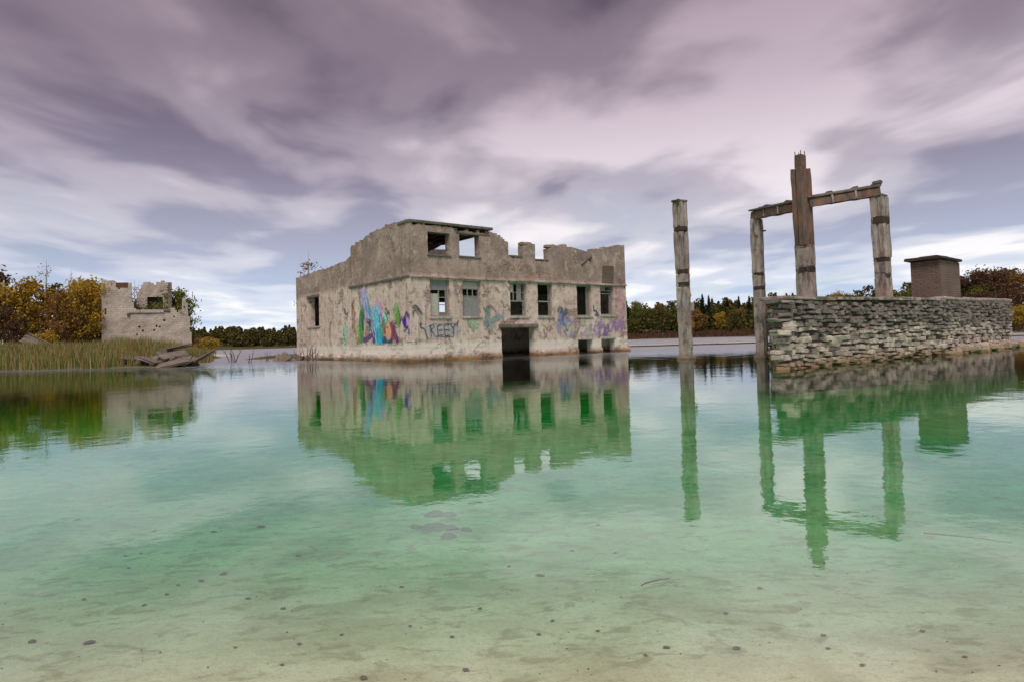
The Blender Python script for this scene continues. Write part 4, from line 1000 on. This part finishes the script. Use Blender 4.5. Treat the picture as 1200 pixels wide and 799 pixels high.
# collapsed shed roof among the trees
cr = empty('collapsed_roof', (-40.2, 54.0, tz(-40.2, 54.0)), R(10)); cr.scale = (.55, .55, .6); tag(cr, 'grey collapsed plank roof leaning in the brush at far left', 'roof')
for i in range(7):
    V, F = cham_box(3.6, .32, .05, .008)
    place('plank', make_mesh('plank', V, F, M['wood']), cr, (r_.uniform(-.15, .15), i * .36 - 1.1, .95 + i * .13 + r_.uniform(-.05, .05)), (R(18), R(24 + r_.uniform(-5, 5)), R(r_.uniform(-4, 4))))
for x in (-1.2, .9):
    MB().tube([(x, -1.2, .05), (x, -1.0, .9 - x * .45)], .07, 6).build('prop', M['wood'], cr)
sh = empty('shed', (-47.5, 67, tz(-47.5, 67)), R(-8)); tag(sh, 'dark flat-roofed shed half hidden behind the autumn trees at left', 'building')
ruin_wall('wall', sh, 4.2, -.5, prof([(0, 5.4), (4.2, 5.4)]), [(1.4, 2.4, 2.5, 3.9)], .3, M['concrete_dark'], step=.5, rag=0, xf=lambda u, d, z: (u, d, z), seed=81)
ruin_wall('wall', sh, 4.0, -.5, prof([(0, 5.4), (4.2, 5.4)]), [], .3, M['concrete_dark'], u0=.3, step=.5, rag=0, xf=lambda u, d, z: (4.2 - d, u, z), seed=82)
MB().box(-.3, 4.5, -.3, 4.2, 5.41, 5.6, .03, .01).build('roof', M['soot'], sh)
# quarry ledge on the far right shore
lg = empty('quarry_ledge', (34, 232, tz(34, 232)), R(-4)); tag(lg, 'long pale limestone quarry ledge above the far right bank', 'ledge')
lr = random.Random(3)
x = 0
while x < 26:
    w = lr.uniform(1.6, 3.2)
    for lv in range(2):
        MB().box(x + .04, x + w - .04, lr.uniform(-.3, 0), 3, lv * .85 + .6, lv * .85 + 1.42 + lr.uniform(-.06, .02), .1, .05).build('limestone_block', M['wood_pale'], lg)
    x += w
MB().box(0, x, .2, 3, -1.5, .6, .1).build('ledge_foot', M['lime'], lg)

# ------------------------------------------------------------------ trees
def leaves(cen, nrm_jit, size, r_):
    """one small four-cornered leaf spray at each centre"""
    n = len(cen)
    a = r_.normal(size=(n, 3)); a /= np.linalg.norm(a, axis=1)[:, None]
    b = r_.normal(size=(n, 3)); b -= (b * a).sum(1)[:, None] * a; b /= np.linalg.norm(b, axis=1)[:, None]
    s = size * r_.uniform(.55, 1.3, n)[:, None]
    V = np.stack([cen - a * s, cen + b * s * .55, cen + a * s, cen - b * s * .55], 1).reshape(-1, 3)
    return V, np.arange(4 * n).reshape(n, 4)
def broadleaf(seed, h, w, n, size, leafmat, bark='bark', sparse=0.0, low=.18, clumps=34):
    """a tapered trunk, limbs, and leaf sprays gathered in uneven clumps round the limb ends; (trunk mesh, crown mesh)"""
    r_ = np.random.default_rng(seed); mb = MB()
    lean = r_.uniform(-.05, .05, 2)
    top = Vector((lean[0] * h, lean[1] * h, h * .93))
    tp = [Vector((lean[0] * h * t + r_.uniform(-.02, .02) * h * (t > 0), lean[1] * h * t + r_.uniform(-.02, .02) * h * (t > 0), h * .95 * t)) for t in (0, .2, .4, .6, .8, 1)]
    tp[0].z = -.5
    r0 = .017 * h
    mb.tube(tp, [r0 * 1.25, r0, r0 * .8, r0 * .55, r0 * .3, r0 * .1], 7)
    ends = []
    for i in range(clumps):
        t = low + (1 - low) * (i + r_.random()) / clumps
        a = r_.random() * 6.283 + i * 2.4
        base = tp[0].lerp(tp[-1], min(.97, t * .9)); base = Vector((base.x, base.y, h * .95 * min(.97, t * .9)))
        rad = w / 2 * (math.sin(math.pi * min(1, (t - low) / (1 - low) * .86 + .14)) ** .7) * r_.uniform(.45, 1.12)
        e_ = base + Vector((math.cos(a) * rad, math.sin(a) * rad, rad * r_.uniform(.25, .8)))
        m_ = base.lerp(e_, .5) + Vector((0, 0, -.04 * rad))
        rr = r0 * .34 * (1.1 - t)
        mb.tube([base, m_, e_], [rr, rr * .6, rr * .2], 4, False)
        for q in range(2):
            f_ = m_.lerp(e_, r_.random()); g_ = f_ + Vector(r_.normal(size=3) * .09 * w)
            mb.tube([f_, g_], [rr * .35, rr * .1], 3, False)
        ends.append((np.array(e_), rad))
        ends.append((np.array(m_.lerp(e_, .35)), rad * .8))
    if sparse > 0:
        ends = [e for e in ends if r_.random() > sparse]
    wts = r_.uniform(.3, 1.6, len(ends)); wts /= wts.sum()
    cen = []
    for (e_, rad), wt in zip(ends, wts):
        k_ = max(3, int(n * wt)); s = w * r_.uniform(.05, .11)
        p = r_.normal(size=(k_, 3)) * [s, s, s * .7] + e_
        cen.append(p)
    cen = np.concatenate(cen)
    V, F = leaves(cen, 0, size, r_)
    return (make_mesh('trunk', mb.V, mb.F, M[bark], True), make_mesh('crown', V, F, M[leafmat]))
def spruce(seed, h, w, n, size):
    r_ = np.random.default_rng(seed); mb = MB()
    mb.tube([(0, 0, -.5), (0, 0, h * .5), (0, 0, h)], [.016 * h, .009 * h, .001 * h], 6)
    cen = []
    tiers = 16
    for i in range(tiers):
        t = .1 + .9 * i / tiers
        for j in range(6):
            a = j * 1.047 + i * .5 + r_.uniform(-.25, .25); rad = w / 2 * (1 - t) ** .85 * r_.uniform(.65, 1.15) + .05
            k_ = max(2, int(n * (1 - t + .15) / (tiers * 6 * .62)))
            s = r_.random(k_) ** .7
            p = np.stack([np.cos(a) * rad * s, np.sin(a) * rad * s, h * t - .25 * rad * s + .02 * h * r_.normal(size=k_)], 1) + r_.normal(size=(k_, 3)) * .06 * rad
            cen.append(p)
    V, F = leaves(np.concatenate(cen), 0, size, r_)
    return (make_mesh('trunk', mb.V, mb.F, M['bark'], True), make_mesh('crown', V, F, M['needle']))
PROTO = dict(
    gold=[broadleaf(1, 8, 5.4, 3600, .17, 'foliage_gold'), broadleaf(2, 8, 4.6, 3200, .17, 'foliage_gold')],
    rust=[broadleaf(3, 8, 5.8, 3600, .17, 'foliage_rust'), broadleaf(4, 8, 5.0, 3200, .17, 'foliage_rust')],
    olive=[broadleaf(5, 8, 5.2, 3400, .17, 'foliage_olive'), broadleaf(6, 8, 4.4, 3000, .17, 'foliage_olive')],
    wine=[broadleaf(7, 8, 5.6, 3600, .17, 'foliage_wine'), broadleaf(8, 8, 5.0, 3200, .17, 'foliage_wine')],
    green=[broadleaf(9, 8, 5.0, 3400, .16, 'foliage_green')],
    bare=[broadleaf(10, 8, 2.4, 420, .09, 'foliage_rust', 'birch_bark', .3, .35, 26), broadleaf(12, 8, 2.2, 160, .08, 'foliage_olive', 'birch_bark', .55, .45, 22)],
    shrub=[broadleaf(14, 3, 3.0, 1500, .11, 'foliage_olive', low=.05, clumps=18), broadleaf(15, 3, 3.0, 1500, .11, 'foliage_gold', low=.05, clumps=18), broadleaf(16, 3, 2.8, 1500, .11, 'foliage_rust', low=.05, clumps=18)],
    spruce=[spruce(17, 12, 4.2, 2600, .28), spruce(18, 12, 3.6, 2400, .28)],
)
PH = dict(shrub=3.0, spruce=12.0)
tr = random.Random(21)
def tree(kind, x, y, h, label, cat='tree', group=None, wide=1.0, name=None, var=None, z=None):
    p = PROTO[kind]; tm, cm = p[tr.randrange(len(p)) if var is None else var]
    s = h / PH.get(kind, 8.0)
    t = empty(name or {'spruce': 'spruce_tree', 'shrub': 'shrub', 'bare': 'birch_tree'}.get(kind, 'broadleaf_tree'), (x, y, (tz(x, y) if z is None else z) - .05), tr.uniform(0, 6.28))
    t.scale = (s * wide, s * wide, s)
    tag(t, label, cat, group)
    place('trunk', tm, t); place('crown', cm, t)
    return t
LB = 'trees on the left bank'
tree('wine', -48.5, 60, 8.6, 'brown-leaved tree cut by the left edge of the picture', group=LB, var=0)
tree('gold', -44.2, 58, 7.2, 'broad orange tree in front of the dark shed', group=LB, var=0)
tree('rust', -41.6, 59.5, 6.2, 'low russet tree between the orange tree and the golden tree at left', group=LB, var=1)
tree('gold', -40.0, 60.5, 7.4, 'golden tree left of the tree touching the left ruin', group=LB, var=1)
tree('gold', -37.0, 55.2, 6.7, 'tall yellow-brown tree touching the left corner of the bank ruin', group=LB, var=0, wide=.8)
tree('rust', -38.2, 54.0, 5.4, 'dark russet bush-like tree beside the left corner of the bank ruin', group=LB, var=0, wide=.85)
tree('bare', -45.7, 62, 9.6, 'nearly bare birch rising above the orange tree at left', group=LB, var=1)
tree('bare', -43.6, 63, 8.6, 'slim bare birch right of the taller bare birch at left', group=LB, var=1, wide=.8)
tree('rust', -51, 56, 5.2, 'russet tree low at the far left of the bank', group=LB, var=1)
tree('olive', -55, 66, 8.0, 'olive tree behind the brown tree at the left edge', group=LB)
tree('wine', -46.5, 53.5, 4.2, 'dark brown brush in front of the orange tree', group=LB, var=1)
tree('wine', -42.8, 53.8, 4.0, 'dark brown brush behind the reeds by the collapsed roof', group=LB, var=0)
tree('green', *qpt(6.9, 1.8), 6.5, 'green bushy tree growing inside the right end of the bank ruin', group=LB, wide=.8)
tree('bare', *qpt(3.0, 2.0), 6.8, 'thin yellow-green birch in the gap of the bank ruin', group=LB, var=0, wide=.8)
tree('shrub', *qpt(3.3, 2.4), 4.4, 'yellowish shrub inside the gap of the bank ruin', 'shrub', LB, var=0, wide=.8)
tree('shrub', -40.6, 48, 2.0, 'small russet shrub behind the reeds at left', 'shrub', LB, var=2)
tree('shrub', -36.5, 50.5, 1.7, 'small golden shrub at the foot of the bank ruin', 'shrub', LB, var=1)
tree('shrub', *qpt(8.3, 1.0), 1.6, 'low shrub at the right foot of the bank ruin', 'shrub', LB, var=2)
tree('shrub', -37.8, 79.5, 3.0, 'golden bush on the bank seen just right of the left ruin', 'shrub', LB, var=1)
tree('shrub', -40.2, 84, 3.2, 'russet bush next to the golden bush right of the left ruin', 'shrub', LB, var=2)
tree('bare', -15.2, 49.6, 8.3, 'bare pinkish birch showing above the low end of the lake ruin', var=0, wide=1.1)
tree('bare', -13.2, 50.4, 7.4, 'small bare birch beside the taller birch behind the lake ruin', var=1, wide=1.0)
# far right shore: single trees that can be told apart
FR = 'trees on the far right shore'
far = [('olive', 43.5, 224, 13.6, .7, 'tall pale olive tree next to the right corner of the lake ruin'), ('spruce', 41.0, 230, 14.5, 1, 'dark spruce at the right corner of the lake ruin'),
       ('olive', 49, 226, 10.5, .9, 'rounded olive tree just left of the lone post'), ('rust', 54, 232, 11, .9, 'brownish tree behind the quarry ledge left of the lone post'),
       ('gold', 58.3, 214, 6.5, 1.2, 'low orange bush-like tree on the shore at the lone post'), ('rust', 63.5, 219, 9.5, 1.0, 'russet tree just right of the lone post'),
       ('spruce', 67.4, 226, 13.6, 1, 'tallest spruce midway between the lone post and the slim post'), ('gold', 69.5, 211, 7.8, 1.1, 'orange tree low in front of the tallest far spruce'),
       ('spruce', 71.5, 232, 12.6, .9, 'slim spruce right of the tallest far spruce'), ('rust', 74, 208, 8.2, 1.1, 'wide russet tree at the water midway to the slim post'),
       ('spruce', 75.5, 224, 11.6, 1, 'dark spruce left of the slim post, second of the row'), ('spruce', 78.5, 221, 11.8, 1, 'dark spruce left of the slim post, third of the row'),
       ('spruce', 81, 218, 11.6, 1, 'dark spruce touching the slim post'), ('wine', 78.5, 196, 7.4, 1.1, 'brown tree at the water close to the slim post'),
       ('spruce', 84, 205, 11.2, 1, 'dark spruce between the slim post and the stone wall'), ('olive', 81.5, 190, 11, .8, 'olive tree above the left end of the stone wall'),
       ('spruce', 80.5, 178, 8.6, 1.1, 'low spruce behind the left end of the stone wall')]
for kd, x, y, h, wd, lab in far: tree(kd, x, y, h, lab, group=FR, wide=wd)
near = [('gold', 66.0, 130, 8.6, 1.15, 'golden tree showing above the stone wall right of the tallest post'), ('olive', 69.0, 131, 7.9, 1.1, 'olive-gold tree just right of the golden tree above the wall'), ('rust', 62.4, 130, 6.6, 1.1, 'low russet tree right behind the foot of the tallest post'), ('rust', 74, 134, 6.0, 1.1, 'low russet tree left of the right post of the frame'),
        ('olive', 60.5, 99, 6.6, 1.1, 'dark olive tree right of the right post of the frame'), ('green', 64.0, 100, 7.6, 1.0, 'dark green tree left of the brick shaft'), ('bare', 66.6, 103, 9.2, 1.2, 'bare birch left of the brick shaft'), ('wine', 67.6, 104, 8.0, 1.0, 'brown tree behind the brick shaft'),
        ('wine', 69.5, 99, 8.2, 1.15, 'wine-brown tree just right of the brick shaft'), ('green', 68.8, 94, 6.6, 1.1, 'dark green tree low right of the brick shaft'), ('wine', 70.5, 95, 8.8, 1.15, 'tall wine-brown tree between the shaft and the right edge'),
        ('wine', 72.6, 95, 9.0, 1.1, 'tall wine-brown tree second from the right edge'), ('rust', 76.0, 97, 9.3, 1.2, 'russet tree at the right edge of the picture'), ('gold', 68.2, 86.5, 3.6, 1.3, 'low orange bush at the water by the right edge'), ('wine', 66, 90, 5.5, 1.2, 'brown brush above the far end of the stone wall')]
for kd, x, y, h, wd, lab in near: tree(kd, x, y, h, lab, group='trees behind the stone wall', wide=wd)
# far woods that read as one mass
def wood(name, pts, label, size=.55, per=230):
    r_ = np.random.default_rng(len(pts)); cen = []
    for x, y, h, w in pts:
        z0 = tz(x, y); t = r_.random(per) ** .8
        con = r_.random() < .4
        rad = w / 2 * ((1 - t) ** .8 if con else np.sin(np.pi * np.clip(t * .8 + .15, 0, 1)) ** .6)
        a = r_.random(per) * 6.283; q = np.sqrt(r_.random(per)) * rad
        cen.append(np.stack([x + np.cos(a) * q, y + np.sin(a) * q, z0 + h * t + .1], 1))
    V, F = leaves(np.concatenate(cen), 0, size, r_)
    return tag(obj(name, V, F, M['wood_far']), label, 'wood', kind='stuff')
wr = random.Random(8)
wood('far_left_wood', [(x, 381 + wr.uniform(0, 26) + abs(x + 130) * .05, wr.uniform(6.0, 10.5), wr.uniform(5, 8)) for x in np.arange(-300, 8, .7)], 'dark autumn wood along the far shore between the two ruins', .75, 240)
rp = []
for i in range(210):
    x = wr.uniform(34, 112); y = wr.uniform(222, 262)
    rp.append((x, y, wr.uniform(6.0, 11), wr.uniform(4, 7)))
for i in range(45):
    x = wr.uniform(68, 100); y = wr.uniform(184, 215)
    if sdist(FAR_SHORE, x, y) > 2: rp.append((x, y, wr.uniform(4.5, 8), wr.uniform(3.5, 6)))
for i in range(100):
    x = wr.uniform(20, 120); rp.append((x, wr.uniform(300, 420), wr.uniform(9, 13), wr.uniform(4, 7)))
wood('far_right_wood', rp, 'mixed autumn wood massed along the far right shore', .5, 220)
rp = [(wr.uniform(64, 130), wr.uniform(103, 165), wr.uniform(5.5, 8), wr.uniform(3.5, 6)) for i in range(90)]
rp = [p for p in rp if p[1] > 108 or p[0] > 70]
wood('near_right_wood', rp, 'brown wood massed behind the stone wall and shaft', .32, 420)
rp = [(wr.uniform(-95, -50), wr.uniform(66, 110), wr.uniform(5.5, 9), wr.uniform(3.5, 5)) for i in range(46)] + [(wr.uniform(-52, -37), wr.uniform(63, 70), wr.uniform(4, 5.5), 3.5) for i in range(14)]
wood('left_bank_wood', rp, 'dark brush massed behind the autumn trees on the left bank', .26, 420)

# ------------------------------------------------------------------ reeds and grass on the left bank
def blades(n, xr, yr, cond, h, w, seed, name, label, mat='reed', zoff=0.0):
    r_ = np.random.default_rng(seed)
    X = r_.uniform(*xr, n * 4); Y = r_.uniform(*yr, n * 4)
    k_ = cond(X, Y); X, Y = X[k_][:n], Y[k_][:n]
    n = len(X); Z = terrain(X, Y) - .03
    hh = h * r_.uniform(.45, 1.15, n) * (.65 + .7 * fbm(X * .5, Y * .5, 3)); ww = w * r_.uniform(.7, 1.3, n)
    a = r_.random(n) * 6.283; dx, dy = np.cos(a) * ww / 2, np.sin(a) * ww / 2
    lx, ly = r_.normal(size=n) * .16 * hh, r_.normal(size=n) * .16 * hh
    b = np.stack([X, Y, Z], 1); off = np.stack([dx, dy, 0 * dx], 1)
    m_ = b + np.stack([lx * .35, ly * .35, hh * .6], 1); t = b + np.stack([lx, ly, hh], 1)
    V = np.stack([b - off, b + off, m_ + off * .8, m_ - off * .8, t], 1)
    i0 = np.arange(n) * 5
    F = np.concatenate([np.stack([i0, i0 + 1, i0 + 2, i0 + 3], 1), np.stack([i0 + 3, i0 + 2, i0 + 4, i0 + 4], 1)])
    m = bpy.data.meshes.new(name)
    Fl = [tuple(f) if f[2] != f[3] else tuple(f[:3]) for f in F.tolist()]
    m.from_pydata(V.reshape(-1, 3).tolist(), [], Fl); m.materials.append(M[mat])
    return tag(place(name, m), label, 'grass', kind='stuff')
sL = lambda X, Y: sdist(LEFT_BANK, X, Y)
blades(15000, (-60, -19.5), (34, 47), lambda X, Y: (sL(X, Y) > -.5) & (sL(X, Y) < 5.5), .95, .045, 3, 'reed_bed', 'brown and green reeds along the edge of the left bank')
blades(12000, (-62, -18), (36, 66), lambda X, Y: (sL(X, Y) > 1.0), .7, .05, 4, 'bank_grass', 'rough dry grass covering the left bank')
sF = lambda X, Y: sdist(FAR_SHORE, X, Y)
blades(9000, (26, 90), (178, 250), lambda X, Y: (sF(X, Y) > .5) & (sF(X, Y) < 14), 1.5, .22, 5, 'far_shore_grass', 'brown grass on the slope of the far right shore', 'foliage_wine')
blades(5000, (52, 84), (76, 108), lambda X, Y: (sF(X, Y) > .2), 1.0, .1, 6, 'right_bank_grass', 'brown grass on the bank behind the stone wall', 'foliage_wine')
blades(2500, (-52, -28), (58, 96), lambda X, Y: (sL(X, Y) > .1), .9, .08, 7, 'point_grass', 'dry grass on the point right of the left ruin')

V = []; F = []
for i in range(9):
    for j in range(13):
        a, q = 6.283 * j / 13, i / 8; w_ = 1 + .25 * math.sin(3 * a + 1)
        V.append((-37.0 + 3.6 * q * w_ * math.cos(a), 77.0 + 2.2 * q * w_ * math.sin(a), .3 - .55 * q ** 2 + .04 * random.random()))
for i in range(8):
    for j in range(13): F.append((i * 13 + j, (i + 1) * 13 + j, (i + 1) * 13 + (j + 1) % 13, i * 13 + (j + 1) % 13))
tag(obj('sandbar', V, F, M['lime'], smooth=True), 'small pale gravel bar beyond the left ruin', 'sandbar', kind='structure')

# ------------------------------------------------------------------ things lying on the lake bed
LEAVES = [(-1.661, 2.212, 0.041), (-1.448, 2.178, 0.052), (-1.45, 2.954, 0.039), (-1.405, 3.078, 0.049), (-1.112, 2.654, 0.032), (-0.915, 2.504, 0.033), (-0.718, 2.104, 0.022), (-0.228, 2.137, 0.023), (-0.162, 1.86, 0.03), (-0.152, 2.431, 0.026), (0.09, 2.921, 0.058), (0.11, 2.266, 0.024), (0.057, 2.138, 0.023), (0.44, 1.99, 0.032), (0.366, 1.933, 0.018), (0.646, 1.967, 0.037), (-1.811, 2.699, 0.029), (-1.503, 2.595, 0.028), (-1.492, 2.744, 0.026), (-1.969, 3.268, 0.03), (-2.365, 3.311, 0.031), (-1.628, 4.093, 0.076), (-1.88, 3.995, 0.064), (-2.284, 4.059, 0.049), (-2.127, 3.507, 0.028), (-1.52, 2.887, 0.023), (-1.168, 3.418, 0.036), (-0.05, 3.125, 0.029), (0.28, 3.418, 0.032), (0.497, 3.366, 0.04), (0.486, 3.962, 0.042), (-0.506, 5.876, 0.063), (0.953, 2.056, 0.025), (0.913, 1.946, 0.023), (-0.444, 1.82, 0.039), (-0.602, 2.184, 0.02), (-2.068, 3.549, 0.028), (-0.711, 1.932, 0.021), (-0.918, 2.089, 0.019), (-0.384, 2.254, 0.021), (0.965, 2.618, 0.031), (0.943, 1.812, 0.024), (1.272, 2.07, 0.025), (1.255, 1.852, 0.022), (0.723, 2.298, 0.025), (0.253, 2.156, 0.023), (-0.506, 2.777, 0.03), (-3.056, 4.485, 0.054)]
def leaf_mesh(seed):
    r_ = random.Random(seed); n = 10; V = [(0, 0, .06)]; F = []
    for i in range(n):
        a = 6.283 * i / n; rad = (1 if i % 2 == 0 else .72) * (.5 + .5 * abs(math.cos(a / 2))) * r_.uniform(.8, 1.1)
        V.append((math.cos(a) * rad * .62, math.sin(a) * rad * .36, r_.uniform(0, .14)))
    for i in range(n): F.append((0, 1 + i, 1 + (i + 1) % n))
    V += [(v[0], v[1], v[2] - .03) for v in V[:n + 1]]
    F += [tuple(reversed([k_ + n + 1 for k_ in f])) for f in F[:n]]
    F += [(1 + i, n + 2 + i, n + 2 + (i + 1) % n, 1 + (i + 1) % n) for i in range(n)]
    return make_mesh('sunken_leaf', V, F, M['dead_leaf'])
LM = [leaf_mesh(s) for s in range(6)]
spots = sorted(LEAVES, key=lambda t: -t[2])
uniq = {}
for i, (x, y, s) in enumerate(LEAVES):
    o = place('sunken_leaf', LM[i % 6], None, (x, y, tz(x, y) + .004), (r_.uniform(-.1, .1), r_.uniform(-.1, .1), r_.uniform(-.6, .6)), (s * .9, s * 1.1, s * .4))
    tag(o, 'small dark leaf lying on the pale bed under the near water', 'leaf', 'sunken leaves on the near lake bed')
ALG = mat_plain('algae_stone', (.26, .25, .21), (.40, .38, .31), .9, 9)
SSTONES = [rock_mesh('sunken_stone', 30 + s, ALG) for s in range(4)]
for (x, y, sx_, sy_, lab) in ((-.52, 3.99, .10, .075, 'largest dark stone under the water below the reflection of the lake ruin'), (-.57, 4.38, .08, .06, 'faint dark stone farthest out of the sunken cluster'), (-.40, 3.76, .05, .04, 'small dark stone nearest the camera in the sunken cluster'), (-.31, 3.92, .045, .035, 'small dark stone at the right end of the sunken cluster'),
                              (-.41, 3.97, .06, .05, 'middling stone just right of the largest sunken stone'), (-.63, 4.02, .045, .04, 'small stone just left of the largest sunken stone'), (-.46, 4.36, .05, .045, 'faint stone right of the farthest sunken stone')):
    tag(place('sunken_stone', SSTONES[int(x * -100) % 4], None, (x, y, tz(x, y) + .004), (0, 0, x * 20), (sx_, sy_ * 1.2, .025)), lab, 'stone', 'sunken stones')
def stick(a, b, rad, lab, nseg=7):
    a = Vector((*a, tz(*a) + .02)); b = Vector((*b, tz(*b) + .03))
    q = random.Random(int(a.x * 999)); L_ = (b - a).length
    pts = [a.lerp(b, i / nseg) + Vector((q.uniform(-.02, .02), .05 * math.sin(3.14 * i / nseg) + q.uniform(-.02, .02), .02)) * L_ for i in range(nseg + 1)]
    tag(MB().tube(pts, [rad * (1 - .6 * i / nseg) for i in range(nseg + 1)], 6).build('sunken_stick', M['slab']), lab, 'stick', 'sunken sticks')
stick((.49, 2.63), (.63, 2.70), .004, 'short thin stick under the near water right of centre')
stick((2.2, 3.53), (2.46, 3.24), .005, 'long thin stick under the water near the right edge')
# silt pebbles too many to count
r2 = np.random.default_rng(9); n = 260
X = r2.uniform(-2.6, 2.8, n); Y = 1.7 + r2.random(n) ** 1.5 * 3.2; Z = terrain(X, Y)
S = r2.uniform(.0015, .004, n)
oct_ = np.array([(1, 0, 0), (0, 1, 0), (-1, 0, 0), (0, -1, 0), (0, 0, .7), (0, 0, -.7)])
V = (oct_[None] * S[:, None, None] * r2.uniform(.6, 1.5, (n, 6, 1)) + np.stack([X, Y, Z + .002], 1)[:, None]).reshape(-1, 3)
tri = np.array([(0, 1, 4), (1, 2, 4), (2, 3, 4), (3, 0, 4), (1, 0, 5), (2, 1, 5), (3, 2, 5), (0, 3, 5)])
F = (tri[None] + (np.arange(n) * 6)[:, None, None]).reshape(-1, 3)
tag(obj('silt_pebbles', V, F, M['slab']), 'fine dark grit scattered over the near lake bed', 'pebbles', kind='stuff')
